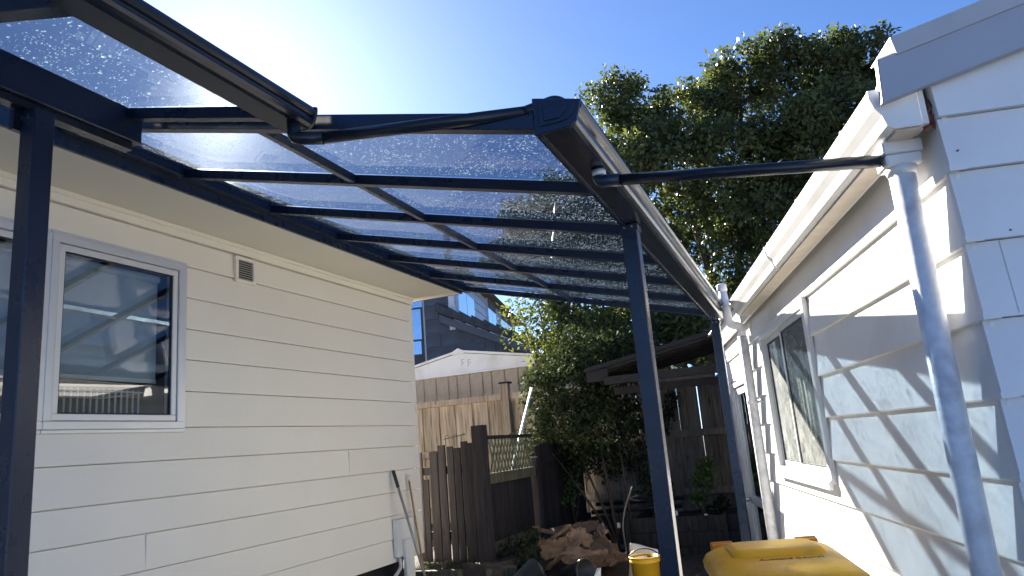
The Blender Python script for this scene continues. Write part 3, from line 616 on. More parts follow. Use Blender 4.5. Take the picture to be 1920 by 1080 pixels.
def drops(parent, y0, y1, x0, x1, zf, sag, dens, seed):
    rg = np.random.default_rng(seed); n = int(abs((x1 - x0) * (y1 - y0)) * dens)
    x = rg.uniform(x0, x1, n); v = rg.uniform(0, 1, n)
    # drops run down and collect near the lower rafters and in patches
    keep = rg.uniform(0, 1, n) < .35 + .65 * (.5 + .5 * np.sin(x * 7 + seed) * np.sin(v * 9 + x * 3 + seed))
    x, v = x[keep], v[keep]; n = len(x); y = y0 + (y1 - y0) * v
    r_ = rg.gamma(3.0, .00070, n) + .0009; z = np.array([zf(a_, c) for a_, c in zip(x, y)]) - sag * (1 - (2 * v - 1) ** 2) + .0065
    ang = np.arange(6) * math.pi / 3; vs = np.zeros((n, 7, 3))
    for k in range(6): vs[:, k] = np.stack([x + r_ * np.cos(ang[k]), y + r_ * np.sin(ang[k]), z], 1)
    vs[:, 6] = np.stack([x, y, z + r_ * .6], 1)
    fs = np.array([[k, (k + 1) % 6, 6] for k in range(6)]); faces = (fs[None] + 7 * np.arange(n)[:, None, None]).reshape(-1, 3)
    base = world_of(parent); me = bpy.data.meshes.new('raindrops'); me.from_pydata((vs.reshape(-1, 3) - np.array(base)).tolist(), [], faces.tolist()); me.materials.append(M['drop'])
    me.polygons.foreach_set('use_smooth', [True] * len(me.polygons))
    o = bpy.data.objects.new('raindrops', me); COL.objects.link(o); o.parent = parent; o['kind'] = 'stuff'
zs = lambda x, y: zr(x, y) + .056
for i in range(6):
    s_ = sheet(pg, YR[i] + .004, YR[i + 1] - .004, XL - .02, XG + .018, zs, .012, M['poly']); drops(s_, YR[i] + .03, YR[i + 1] - .03, XL + .02, XG - .01, zs, .012, 4200 + 600 * i, 20 + i)
for (y, wd) in ((3.50, .08), (6.93, .08)):
    b = MB(); b.box((-.752, y, .0), (-.752 + wd, y + wd, zb(y) - .007)); po = b.build('post', M['navy'], pg, bevel=.004)
    b = MB(); b.box((-.752 - .006, y - .006, zb(y) - .04), (-.752 + wd + .006, y + wd + .006, zb(y) - .0072)); b.build('post_bracket', M['navy'], po)
    b = MB()
    for dx_ in (.02, .06): b.tube([(-.752 + dx_, y - .013, zb(y) - .022), (-.752 + dx_, y - .0065, zb(y) - .022)], .006, 8)
    b.build('bolt', M['steel'], po)

# ================================================================== NEAR PERGOLA
pn = thing('pergola', (-2.1, 1.2, 0), 'higher navy pergola section at the upper left carried by the leftmost post', 'pergola')
YN0, YN1 = -.9, 2.222
NX0 = -2.60
def znb(y): return 2.868
b = MB(); PN = [(-1.79, 0), (-1.70, 0), (-1.683, .003), (-1.671, .011), (-1.666, .024), (-1.667, .034), (-1.673, .039), (-1.672, .043), (-1.662, .046), (-1.653, .056), (-1.651, .068), (-1.655, .079), (-1.664, .08), (-1.668, .06), (-1.69, .03), (-1.77, .025), (-1.77, .115), (-1.79, .115)]
n = len(PN)
for y in (YN0, YN1): b.v += [(x, y, znb(y) + z) for x, z in PN]
b.f += [tuple(range(n))[::-1], tuple(range(n, 2 * n))] + [(i, (i + 1) % n, n + (i + 1) % n, n + i) for i in range(n)]
b.build('gutter_beam', M['navyg'], pn)
b = MB(); b.prism([(x, YN1, znb(0) + z) for x, z in [(-1.792, -.002), (-1.69, -.002), (-1.668, .012), (-1.657, .032), (-1.648, .062), (-1.648, .084), (-1.792, .118)]], (0, .012, 0)); b.build('end_cap', M['navy'], pn, bevel=.002)
b = MB(); b.bar((-1.675, YN1 - .02, znb(0) + .035), (-1.66, YN1 + .0, znb(0) + .06), .004, .004); 
def znr(x, y): return 2.905 + .255 * (-1.77 - x)
for y in (1.32, .42, -.48):
    b = MB(); hw = .03; o = Vector((NX0 - .0, y - hw, znr(NX0, y))); e = Vector((-1.791, y - hw, znr(-1.791, y))) - o; b.obox(o, e, (0, 2 * hw, 0), (0, 0, .055)); b.build('rafter', M['navy'], pn, bevel=.002)
b = MB(); hw = .024; y = 2.17; o = Vector((NX0, y - hw, znr(NX0, y))); e = Vector((-1.791, y - hw, znr(-1.791, y))) - o; b.obox(o, e, (0, 2 * hw, 0), (0, 0, .052)); b.build('rafter', M['navy'], pn, bevel=.002)
b = MB(); b.box((-2.655, YN0, 3.02), (-2.60, YN1, 3.172)); b.build('back_beam', M['navy'], pn, bevel=.003)
b = MB(); b.box((-2.67, YN0, 2.985), (-2.62, YN1 - .03, 3.019)); b.build('beam_lip', M['navyg'], pn, bevel=.002)
zns = lambda x, y: znr(x, y) + .057
ys = [-.9, -.48, .42, 1.32, 2.268]
for i in range(4):
    s_ = sheet(pn, ys[i] + .004, ys[i + 1] - .004, NX0 - .03, -1.772, zns, .008, M['poly'], 8, 8)
    if i >= 2: drops(s_, ys[i] + .02, ys[i + 1] - .02, NX0, -1.79, zns, .008, 2300, 40 + i)
b = MB(); b.box((-2.655, 1.715, 0), (-2.573, 1.797, 2.984)); po = b.build('post', M['navy'], pn, bevel=.004)
b = MB(); b.box((-2.68, 1.69, 2.90), (-2.656, 1.78, 2.984)); b.build('post_bracket', M['navy'], po)
b = MB(); b.tube([(-2.645, 1.706, 2.95), (-2.645, 1.7145, 2.95)], .009, 10); b.tube([(-2.600, 1.706, 2.94), (-2.600, 1.7145, 2.94)], .008, 10); b.build('bolt', M['steel'], po)
# drain pipes
dpn = thing('drain_pipe', (-1.7, 2.1, 2.8), 'black drain pipe running from the upper gutter across to the lower gutter end cap', 'drain pipe')
p0 = Vector((-1.715, 2.165, 2.872)); p1 = P(560, 264, y=2.19); p2 = P(985, 213, y=2.285); p3 = P(1042, 191, y=2.345)
b = MB(); b.tube(bend([p0, Vector((p0.x, p0.y, p1.z)), p1 + (p2 - p1) * .12], .05, 8), .026, 18); b.build('elbow', M['navyg'], dpn, smooth=True)
b = MB(); b.tube([p1 + (p2 - p1) * .115, p2 + (p3 - p2) * .1], .0245, 18); b.build('pipe', M['navyg'], dpn, smooth=True)
b = MB(); b.tube(bend([p2, p3, p3 + Vector((.035, .01, -.03)), p3 + Vector((.04, .01, -.12))], .03, 8), .027, 18); b.build('elbow', M['navyg'], dpn, smooth=True)
dpf = thing('drain_pipe', (0, 2.6, 2.6), 'black drain pipe from the lower gutter to the white downpipe at the right', 'drain pipe')
o1 = P(1122, 318, z=zb(2.75)); q1 = P(1122, 340, y=o1.y); q2 = Q(PS - .02, PT - .035, 0); r_ = P(1652, 302, y=q2.y); q2 = r_
b = MB(); b.tube(bend([o1 + Vector((0, 0, .01)), q1, q1 + (q2 - q1) * .09], .04, 8), .026, 18); b.build('elbow', M['navy'], dpf, smooth=True)
b = MB(); b.tube([q1 + (q2 - q1) * .085, q2], .0225, 18); b.build('pipe', M['navyg'], dpf, smooth=True)
b = MB(); b.tube([o1 + Vector((0, 0, -.03)), o1 + Vector((0, 0, -.006))], .0285, 18); b.build('outlet_collar', M['alu'], dpf, smooth=True)

# ================================================================== BACK FENCE
FY = 10.8
bf = thing('paling_fence', (-3, FY, 0), 'tall weathered timber paling fence closing the back of the yard', 'fence')
mp = MB(); mp.box((-.0745, -.009, 0), (.0745, .009, 2.0)); pal0 = None
x = -7.6; i = 0; rr = random.Random(3)
while x < 2.6:
    h = 2.28 + rr.uniform(-.02, .02) if x < -1.0 else 2.2
    o = mp.build('paling', M['pale'], bf, origin=(0, 0, 0)) if pal0 is None else piece(pal0, bf, (0, 0, 0))
    if pal0 is None: pal0 = o
    o.location = Vector((x, FY + (.0205 if i % 2 else 0) + rr.uniform(-.003, .003), .05)) - world_of(bf); o.rotation_euler = (rr.uniform(-.004, .004), rr.uniform(-.006, .006), 0); o.scale = (1.16 if i % 2 else .93, 1, h / 2)
    x += .151; i += 1
for (z, x0, x1) in ((2.36, -7.6, -4.55), (2.36, -4.35, -1.2), (1.55, -7.6, 2.6), (.75, -7.6, 2.6)):
    b = MB(); b.box((-(x1 - x0) / 2, -.025, -.05), ((x1 - x0) / 2, .025, .05)) if False else b.box((x0, FY - .085, z - .05), (x1, FY - .026, z + .05)); o = b.build('rail', M['rail'], bf, bevel=.004)
for (x, z) in ((-4.45, 2.56), (-1.95, 2.3), (.5, 2.3), (-6.9, 2.56)):
    b = MB(); b.box((x - .06, FY - .14, 0), (x + .06, FY - .0255, z)); o = b.build('post', M['rail'], bf, bevel=.004)
    if x < -3: b = MB(); b.box((x - .085, FY - .165, z), (x + .085, FY - .0, z + .025)); b.build('post_cap', M['gate'], o)

# ================================================================== GATE AND TRELLIS
GY = 7.0
pf = thing('picket_fence', (-3.6, GY, .46), 'low dark stained picket fence between the cream house corner and the trellis', 'fence')
tops = [1.54, .98, 1.57, 1.66, 1.62, 1.58, 1.62, 1.66, 1.60]
xs = [-3.99, -3.905, -3.80, -3.70, -3.60, -3.515, -3.43, -3.36]
hts = [1.58, 1.30, 1.58, 1.64, 1.62, 1.60, 1.66, 1.64]
for x, h, wd in zip(xs, hts, [.10, .06, .095, .085, .075, .075, .075, .08]):
    b = MB(); zt = h; b.box((x - wd / 2, GY - .012, .42 + rr.uniform(0, .05)), (x + wd / 2, GY + .012, zt)); o = b.build('picket', M['gate'], pf, bevel=.003); 
for z in (.72, 1.38): b = MB(); b.box((-4.02, GY + .0125, z - .04), (-3.34, GY + .05, z + .04)); b.build('rail', M['gate'], pf)
hk = MB()
for x in (-3.66, -3.56, -3.47): hk.tube(bend([(x, GY + .03, 1.63), (x, GY + .03, 1.73), (x + .03, GY + .03, 1.745), (x + .035, GY + .03, 1.72)], .012, 4), .004, 6)
hk.tube([(-3.68, GY + .03, 1.70), (-3.42, GY + .03, 1.735)], .005, 6); tag(hk.build('wire_hanger', M['ventdark']), 'thin dark wire hanger with hooks above the picket tops', 'hanger')
tr = thing('trellis_fence', (-3.2, 7.7, .3), 'trellis topped dark timber fence running back from its thick corner post', 'fence')
b = MB(); b.box((-3.31, GY - .065, .2), (-3.18, GY + .065, 1.81)); b.build('post', M['gate'], tr, bevel=.006)
XT = -3.18; T0, T1 = GY + .066, 8.45
b = MB(); b.box((XT - .06, T0, 1.20), (XT - .02, T1, 1.31)); b.build('rail', M['green'], tr, bevel=.004)
b = MB(); b.box((XT - .055, T0, 1.66), (XT - .025, T1, 1.70)); b.build('rail', M['gate'], tr, bevel=.003)
b = MB(); b.box((XT - .06, T0, .52), (XT - .02, T1, .62)); b.build('rail', M['green'], tr, bevel=.004)
def lath(y0, z0, y1, z1, x):
    b = MB(); b.bar((x, y0, z0), (x, y1, z1), .006, .022, (0, 1, 0) if False else (0, -(z1 - z0), (y1 - y0))); b.build('lath', M['lath'], tr)
zlo, zhi = 1.312, 1.658
for k in range(-4, 16):
    for sg in (1, -1):
        y0 = T0 + k * .09; y1 = y0 + .346 * .55
        if sg < 0: y0, y1 = y1, y0
        za, zz = zlo, zhi; a0, a1 = y0, y1
        if min(a0, a1) < T0 + .005 or max(a0, a1) > T1 - .005: continue
        lath(a0, za, a1, zz, XT - .036 if sg > 0 else XT - .044)
y = T0 + .01; i = 0
while y < T1 - .1:
    b = MB(); b.box((XT - .078 - .002 * (i % 2), y, .45), (XT - .061 - .002 * (i % 2), y + .138, 1.30)); b.build('paling', M['gate'], tr); y += .146; i += 1
b = MB(); b.box((XT - .10, T1 + .002, .1), (XT + .0, T1 + .10, 1.42)); b.build('post', M['gate'], tr, bevel=.005)
wp = MB(); a_ = P(997, 728, y=8.9); c_ = P(940, 960, y=7.6); wp.tube([a_, c_], .017, 12); tag(wp.build('pole', M['polew'], smooth=True), 'white plastic pole leaning behind the trellis against the back fence', 'pole')
# fence continuing from the trellis to the back fence
df = thing('board_fence', (-3.2, 9.5, 0), 'dark board fence between the trellis end post and the back fence, behind the shrub', 'fence')
y = 8.62; i = 0
while y < 10.55:
    b = MB(); b.box((XT - .09, y, .1), (XT - .07, y + .14, 1.55 + .02 * (i % 3))); b.build('paling', M['gate'], df); y += .149; i += 1
for z in (.5, 1.3): b = MB(); b.box((XT - .069, 8.57, z - .045), (XT - .03, 10.6, z + .045)); b.build('rail', M['gate'], df)
# timber edging
for (pa, pb_, h, lab) in (((-3.98, 6.42), (-3.30, 6.50), .47, 'weathered sleeper edging the raised soil below the picket fence'), ((-3.12, 6.62), (-2.86, 6.80), .45, 'mossy sleeper end standing below the trellis post')):
    b = MB(); b.bar((*pa, h / 2 + .0), (*pb_, h / 2), .09, h); tag(b.build('sleeper', M['sleeper'], bevel=.01), lab, 'sleeper')

# ================================================================== POLES ON THE WALL
pl = thing('broom_pole', (-3.4, 6.3, .4), 'grey pole with a dark green grip leaning on the cream house corner', 'pole')
t0 = P(737, 882, x=-A + .035); b0 = P(800, 1092, y=t0.y + .02); b0 = b0 if b0.z > .2 else b0
b = MB(); b.tube([t0 + (b0 - t0) * .16, b0], .0125, 12); b.build('shaft', M['pole'], pl, smooth=True)
b = MB(); b.tube([t0, t0 + (b0 - t0) * .01, t0 + (b0 - t0) * .155, t0 + (b0 - t0) * .16], [.012, .017, .0165, .013], 14); b.build('grip', M['grip'], pl, smooth=True)
pl2 = thing('broom_pole', (-3.4, 6.45, .4), 'thin brown wooden pole with a pale end leaning on the cream house corner', 'pole')
t0 = P(765, 890, x=-A + .03); b0 = P(799, 1095, y=t0.y + .05)
b = MB(); b.tube([t0 + (b0 - t0) * .06, b0], .010, 12); b.build('shaft', M['poleb'], pl2, smooth=True)
b = MB(); b.tube([t0, t0 + (b0 - t0) * .06], .0115, 12); b.build('ferrule', M['alu'], pl2, smooth=True)

# ================================================================== SHED, NEIGHBOUR
SY = 12.6
sh = thing('garden_shed', (-6, SY, 0), 'brown ribbed steel garden shed with a white gable behind the back fence', 'shed')
xa, xb = -7.9, -4.2; zt0, zt1 = 3.02, 2.98
x = xa; i = 0
while x < xb - .01:
    b = MB(); wd = .27 if i % 3 else .19; x1 = min(x + wd, xb)
    b.prism([(x, SY, 0), (x + .018, SY - .022, 0), (x + .036, SY, 0), (x1, SY, 0), (x1, SY + .01, 0), (x, SY + .01, 0)], (0, 0, 3.0)); b.build('wall_sheet', M['rib'], sh); x = x1; i += 1
b = MB(); b.box((xa - .05, SY - .05, 3.002), (xb + .05, SY + .02, 3.045)); b.build('white_trim', M['shedw'], sh, bevel=.006)
ap = P(862, 662, y=SY)
b = MB(); b.prism([(xa, SY - .02, 3.046), (xb, SY - .02, 3.046), (xb, SY - .02, 3.10), (ap.x, SY - .02, ap.z), (xa, SY - .02, 3.10)], (0, .03, 0)); b.build('gable_panel', M['shedw'], sh)
for (p, q) in (((xa - .1, 3.09), (ap.x, ap.z + .01)), ((ap.x, ap.z + .01), (xb + .1, 3.09))):
    b = MB(); b.prism([(p[0], SY - .06, p[1]), (q[0], SY - .06, q[1]), (q[0], SY - .06, q[1] + .045), (p[0], SY - .06, p[1] + .045)], (0, 3.0, 0)); b.build('roof', M['shedw'], sh)
b = MB(); b.prism([(ap.x - .14, SY - .075, ap.z - .03), (ap.x + .14, SY - .075, ap.z - .03), (ap.x + .10, SY - .075, ap.z + .04), (ap.x, SY - .075, ap.z + .085), (ap.x - .10, SY - .075, ap.z + .04)], (0, .014, 0)); b.build('ridge_cap', M['shedw'], sh, bevel=.004)
for (px, py) in ((868, 680), (880, 680)):
    c = P(px, py, y=SY - .022); b = MB(); b.box((c.x - .035, SY - .024, c.z - .07), (c.x - .015, SY - .0205, c.z + .07)); b.box((c.x - .015, SY - .024, c.z + .05), (c.x + .035, SY - .0205, c.z + .07)); b.box((c.x - .015, SY - .024, c.z - .01), (c.x + .03, SY - .0205, c.z + .01)); b.build('embossed_mark', M['mark'], sh)
b = MB(); b.box((xa, SY + .02, 0), (xb, SY + 3, 2.99)); b.build('shed_body', M['rib'], sh)

NS = 21.0
def N(px, py, s=NS): r = ray(px, py); q = r * (s / r.dot(RD)); return Vector((q.dot(RN), q.z + CH, 0))     # (t, z)
def NT(px, py, t): r = ray(px, py); q = r * (t / r.dot(RN)); return Vector((q.dot(RD), q.z + CH, 0))       # (s, z)
nh = thing('two_storey_house', Q(NS, -3, 0), 'two storey charcoal and pale blue neighbour house beyond the back fence', 'house')
cr = N(848, 570); tcor = cr.x; L_ = N(700, 600).x; zt = N(848, 500).y
b = MB(); b.obox(Q(NS, L_ - 3, 0), RN * (tcor - L_ + 3 + .0), RD * 12, UP * zt); b.build('wall', M['wboard'], nh)
v0 = N(828, 603); v1 = N(1012, 668)
b = MB(); b.prism([Q(NS - .036, v0.x + .02, v0.y + .14), Q(NS - .036, v1.x, v1.y + .14), Q(NS - .036, v1.x, 2.61), Q(NS - .036, v0.x + .02, 2.61)], RD * .06); b.build('cladding_backing', M['tile'], nh)
# charcoal cladding blocks on the front wall
tl_ = N(797, 600).x; zlow = 0; cw, chh = .9, .42; rr2 = random.Random(8)
slot = MB(); blk = None; tmax = N(1010, 640).x
z = 2.6; row = 0
while z < zt:
    t = tl_ - .0 + (0 if row % 2 else -.0); first = True; sl_n = (v0.y - v1.y) / (v1.x - v0.x)
    while t < max(tcor - .12 if z > v0.y - .3 else 0, min(tmax, v0.x + (v0.y - z - chh) / sl_n) if z < v0.y - chh else -99) if True else False:
        wd = cw if not (first and row % 2) else cw / 2; first = False
        te = t + wd; lim = (tcor - .10) if z > v0.y - .3 else max(tcor - .1, min(tmax, v0.x + (v0.y - z - chh) / sl_n))
        te = min(te, lim)
        if te - t < .06: break
        o = MB(); o.obox(Q(NS - .052 - rr2.uniform(0, .014), t + .006, z + .006), RN * (te - t - .012), RD * .035, UP * (chh - .012)); o.build('cladding_panel', M['tile'], nh); t += wd
    z += chh; row += 1
b = MB(); b.obox(Q(NS + .02, tl_ - .02, 0), RN * (tmax - tl_), RD * .1, UP * 2.6); b.build('lower_wall', M['tile'], nh)
b = MB(); b.obox(Q(NS - .02, tcor - .1, 2), RN * .0, RD * .05, UP * .1) if False else b.obox(Q(NS + .012, tl_, 2.0), RN * (tcor - tl_ - .1), RD * .004, UP * (zt - 2.0)); b.build('cladding_backing', M['rooft'], nh)
# tall window strip at the left
for (y0_, y1_) in ((560, 576), (582, 636), (642, 664)):
    a0 = N(770, y0_); a1 = N(792, y1_)
    b = MB(); b.obox(Q(NS - .05, a0.x - .3, a1.y), RN * (a1.x - a0.x + .3), RD * .04, UP * (a0.y - a1.y)); b.build('pane', M['nglass'], nh)
b = MB(); a0 = N(770, 560); a1 = N(797, 664); b.obox(Q(NS - .03, a0.x - .4, a1.y - .3), RN * (a1.x - a0.x + .4), RD * .045, UP * (a0.y - a1.y + .8)); b.build('window_surround', M['rooft'], nh)
# corner boards and side wall
b = MB(); b.obox(Q(NS - .06, tcor - .11, cr.y - .8), RN * .17, RD * .10, UP * 3.2); b.build('corner_board', M['wtrim'], nh)
z = 2.6
while z < zt:
    b = MB(); b.prism([Q(NS + .06, tcor, z), Q(NS + .06, tcor + .035, z), Q(NS + .06, tcor + .012, z + .28), Q(NS + .06, tcor, z + .28)], RD * 11.9); b.build('weatherboard', M['wboard'], nh); z += .29
for (pl_, pr_, ptop, pbot) in ((858, 887, 548, 594), (914, 928, 562, 615), (938, 957, 580, 623)):
    a0 = NT(pl_, (ptop + pbot) / 2, tcor + .05); a1 = NT(pr_, (ptop + pbot) / 2, tcor + .05)
    zz1 = NT(pl_, 540 if pl_ == 858 else ptop, tcor + .05).y; zz0 = NT(pl_, pbot - 8, tcor + .05).y
    b = MB(); b.obox(Q(a0.x - .06, tcor + .02, zz0 - .06), RD * (a1.x - a0.x + .12), RN * .06, UP * (zz1 - zz0 + .12)); fo_ = b.build('window', M['wtrim'], nh)
    mid = (a0.x + a1.x) / 2
    for (u0, u1) in ((a0.x, mid - .03), (mid + .03, a1.x)): b = MB(); b.obox(Q(u0, tcor + .081, zz0), RD * (u1 - u0), RN * .01, UP * (zz1 - zz0)); b.build('pane', M['nglass'], fo_)
# lower roof verge in front of the charcoal wall
v0 = N(828, 603); v1 = N(1012, 668); dv = v1 - v0
b = MB(); b.prism([Q(NS - .22, v0.x, v0.y - .05), Q(NS - .22, v1.x, v1.y - .05), Q(NS - .22, v1.x, v1.y + .18), Q(NS - .22, v0.x, v0.y + .18)], RD * .14); b.build('barge_board', M['slate'], nh)
for k in range(9):
    u0, u1 = k / 8.0 - .03, (k + 1) / 8.0 + .01
    b = MB(); p = v0 + dv * u0; q = v0 + dv * u1
    b.prism([Q(NS - .34, p.x, p.y + .23), Q(NS - .34, q.x, q.y + .19), Q(NS - .34, q.x, q.y + .42), Q(NS - .34, p.x, p.y + .52)], RD * .33); b.build('verge_tile', M['rooft'], nh, bevel=.02)
rz = zt + .02
b = MB(); tA, tB = L_ - 3.4, tcor + .45
c = Q(NS + 5, (tA + tB) / 2, rz + 1.7); c2 = Q(NS + 8, (tA + tB) / 2, rz + 1.7); p = [Q(NS - .5, tA, rz), Q(NS - .5, tB, rz), Q(NS + 12.5, tB, rz), Q(NS + 12.5, tA, rz)]
b.add(p + [c, c2], [(0, 1, 4), (1, 2, 5, 4), (2, 3, 5), (3, 0, 4, 5), (3, 2, 1, 0)]); b.build('roof', M['rooflt'], nh)

# ================================================================== LEAN-TO CANOPY
cn = thing('lean_to_canopy', (-1.4, 9.2, 0), 'dark lean-to canopy over the back door at the end of the yard', 'canopy')
cl0, cr0 = P(1100, 697, y=8.9), P(1398, 606, y=8.9)
e = cr0 - cl0
b = MB(); b.obox(cl0, e, (0, 1.7, 0), (0, 0, .02)); b.build('roof_panel', M['canopy'], cn)
for k in range(6):
    yy = 8.9 + .04 + k * .3; b = MB(); b.obox(cl0 + Vector((0, yy - 8.9, -.045)) + e * .04, e * .95, (0, .045, 0), (0, 0, .0435)); b.build('rafter', M['canw'], cn)
b = MB(); b.obox(cl0 + Vector((-.02, -.03, -.015)), e * 1.0, (0, .028, 0), (0, 0, .05)); b.build('edge_flashing', M['alu'] if False else M['canopy'], cn)
g0, g1 = P(1132, 716, y=8.86), P(1402, 690, y=8.86)
b = MB(); b.obox(g0 + Vector((0, 0, -.04)), Vector((g1.x - g0.x, 0, 0)), (0, .06, 0), (0, 0, .10)); b.build('front_beam', M['canw'], cn, bevel=.006)
b = MB(); b.obox(cl0 + Vector((-.01, 0, -.14)), (.28, 0, 0), (0, .03, 0), (0, 0, .155)); b.build('end_panel', M['canopy'], cn)
b = MB(); b.obox(Vector((g0.x + .1, 8.93, g0.z - .17)), Vector((g1.x - g0.x - .1, 0, 0)), (0, .05, 0), (0, 0, .09)); b.build('beam', M['gate'], cn)
for (x, y) in ((g0.x + .1, 10.45), (g1.x - .05, 10.45)): b = MB(); b.box((x, y, 0), (x + .07, y + .07, g0.z)); b.build('post', M['gate'], cn)

# ================================================================== PLANTER
pb = thing('planter_box', (-1.4, 9.45, 0), 'dark timber raised planter box in front of the back fence', 'planter')
for (z0, z1) in ((.02, .19), (.195, .37), (.375, .55)): b = MB(); b.box((-2.35, 9.42, z0), (.2, 9.46, z1)); b.build('board', M['plank'], pb, bevel=.004)
for x in (-2.40, -1.2): b = MB(); b.box((x, 9.36, .0), (x + .05, 9.419, .57)); b.build('stake', M['plank'], pb)
b = MB(); b.box((-2.35, 9.462, .0), (-2.31, 10.6, .55)); b.build('end_board', M['plank'], pb)
ms_ = mound('planting_soil', -2.305, .2, 9.463, 10.65, .50, .03, 30, 14, M['mulch'], 4); ms_.parent = pb; ms_.location = -world_of(pb); ms_['kind'] = 'stuff'
for i, (z, y, r_) in enumerate(((.62, 9.95, .03), (.70, 10.2, .028))):
    b = MB(); b.tube([(-3.0, y, z - .02), (-1.75, y - .05, z + .02)], r_, 10); tag(b.build('pipe_length', M['pot'], smooth=True), ('lower dark pipe lying along the back of the planter', 'upper dark pipe lying along the back of the planter')[i], 'pipe')

# ================================================================== FOLIAGE
def leaves(name, m, parent, blobs, per, ls, tw=.22, gap=0.0, seed=1, aspect=.5, droop=.0, shell=.55):
    """leaf-sized folded faces gathered in twig clumps through the crown"""
    rg = np.random.default_rng(seed); C = []; T = []
    for (c, r_, wgt) in blobs:
        n = max(3, int(per * wgt * (r_ / .8) ** 2))
        d = rg.normal(size=(n, 3)); d /= np.linalg.norm(d, axis=1)[:, None]
        rad = r_ * (shell + (1 - shell) * rg.uniform(0, 1, n) ** .5) * rg.uniform(.72, 1.06, n)
        cc = np.array(c) + d * rad[:, None]
        C.append(cc); T.append(rg.uniform(0, 1, n))
    C = np.concatenate(C); T = np.concatenate(T); nl = 34
    n = len(C) * nl; cc = np.repeat(C, nl, 0); tt = np.clip(np.repeat(T, nl) * .6 + rg.uniform(0, .4, n), 0, 1)
    g_ = rg.normal(size=(n, 3)); g_ *= np.minimum(1, 1.7 / (np.linalg.norm(g_, axis=1)[:, None] + 1e-9)); p = cc + g_ * tw * np.array([1, 1, .75])
    ax = rg.normal(size=(n, 3)); ax[:, 2] -= droop; ax /= np.linalg.norm(ax, axis=1)[:, None]
    up = rg.normal(size=(n, 3)) + np.array([0, 0, .6]); sd = np.cross(ax, up); sd /= np.linalg.norm(sd, axis=1)[:, None] + 1e-9; nr = np.cross(sd, ax)
    L_ = ls * rg.uniform(.6, 1.25, n)[:, None]; W_ = L_ * aspect
    v = np.stack([p, p + ax * L_ * .45 + sd * W_ * .5 + nr * L_ * .06, p + ax * L_, p + ax * L_ * .45 - sd * W_ * .5 + nr * L_ * .06], 1).reshape(-1, 3) - np.array(world_of(parent))
    me = bpy.data.meshes.new(name); me.vertices.add(n * 4); me.vertices.foreach_set('co', v.ravel())
    me.loops.add(n * 4); me.loops.foreach_set('vertex_index', np.arange(n * 4)); me.polygons.add(n); me.polygons.foreach_set('loop_start', np.arange(n) * 4)
    try: me.polygons.foreach_set('loop_total', np.full(n, 4))
    except Exception: pass
    me.update(calc_edges=True)
    a_ = me.attributes.new('tone', 'FLOAT', 'FACE'); a_.data.foreach_set('value', tt.astype(np.float32))
    me.materials.append(m); o = bpy.data.objects.new(name, me); COL.objects.link(o); o.parent = parent; o['kind'] = 'stuff'; return o, C
def limbs(parent, root, tips, r0, seed, name='limb', m='stem'):
    rg = random.Random(seed)
    for tp in tips:
        tp = Vector(tp); mid = root.lerp(tp, .5) + Vector((rg.uniform(-.25, .25), rg.uniform(-.25, .25), rg.uniform(0, .3))) * (tp - root).length * .25
        b = MB(); pts = [root * (1 - t) ** 2 + mid * 2 * t * (1 - t) + tp * t * t for t in [i / 7 for i in range(8)]]
        b.tube(pts, [r0 * (1 - .85 * i / 7) for i in range(8)], 7); b.build(name, M[m], parent, smooth=True)
def pblob(px, py, rpx, y):
    c = P(px, py, y=y); dep = sum((c - Vector((0, 0, CH)))[i] * ROWS[i][2] for i in range(3)); return (tuple(c), rpx / FPX * dep, 1.0)
bt = thing('broadleaf_tree', (-1.0, 14.5, 0), 'large dark green broadleaf tree towering behind the back fence', 'tree')
B = [(1185, 200, 78, 14), (1290, 215, 85, 14.2), (1390, 165, 80, 14.4), (1470, 145, 82, 14.4), (1555, 140, 75, 14.2), (1625, 120, 68, 14), (1695, 150, 60, 13.8),
     (1150, 300, 95, 13.4), (1260, 320, 110, 13.2), (1390, 290, 110, 13.2), (1510, 270, 105, 13.2), (1610, 240, 90, 13.4), (1660, 300, 80, 14),
     (1065, 400, 85, 14), (1000, 470, 85, 14.2), (975, 420, 50, 14.4), (1090, 480, 100, 13.6), (1200, 430, 95, 13.6), (1320, 450, 85, 15), (1450, 400, 95, 13.4), (1540, 380, 90, 13.6), (1400, 520, 85, 13.6), (1480, 480, 80, 13.4), (1250, 560, 95, 13.4), (1340, 590, 60, 13.6), (1150, 560, 90, 13.8), (1580, 470, 80, 13.6), (1300, 640, 70, 13), (1080, 630, 62, 12.8), (1120, 660, 60, 12.6), (1190, 650, 62, 12.8), (1065, 570, 50, 13), (1230, 620, 50, 12.9)]
blobs = [pblob(*q) for q in B]; rt = random.Random(17); lumps = []
for c_, r_, w_ in blobs:                              # each bough carries several smaller leafy heads
    lumps.append((c_, r_ * .72, .9))
    for k in range(7):
        d_ = Vector((rt.gauss(0, 1), rt.gauss(0, 1), rt.gauss(0, 1) + .2)).normalized()
        lumps.append((tuple(Vector(c_) + d_ * r_ * rt.uniform(.62, .95)), r_ * rt.uniform(.28, .5), 1.0))
b = MB(); root = Vector((-1.2, 14.4, 0)); b.tube([root, root + Vector((.1, 0, 1.2)), root + Vector((-.05, .1, 2.8))], [.30, .24, .2], 12); b.build('trunk', M['stem'], bt, smooth=True)
limbs(bt, root + Vector((-.05, .1, 2.6)), [bl[0] for bl in blobs[::2]], .12, 3)
leaves('crown', LEAF_T, bt, lumps, 72, .125, .13, seed=5, aspect=.46, droop=.35)
yt = thing('bushy_tree', (-4.6, 12.2, 0), 'sunlit yellow green bushy tree behind the fence below the pergola end', 'tree')
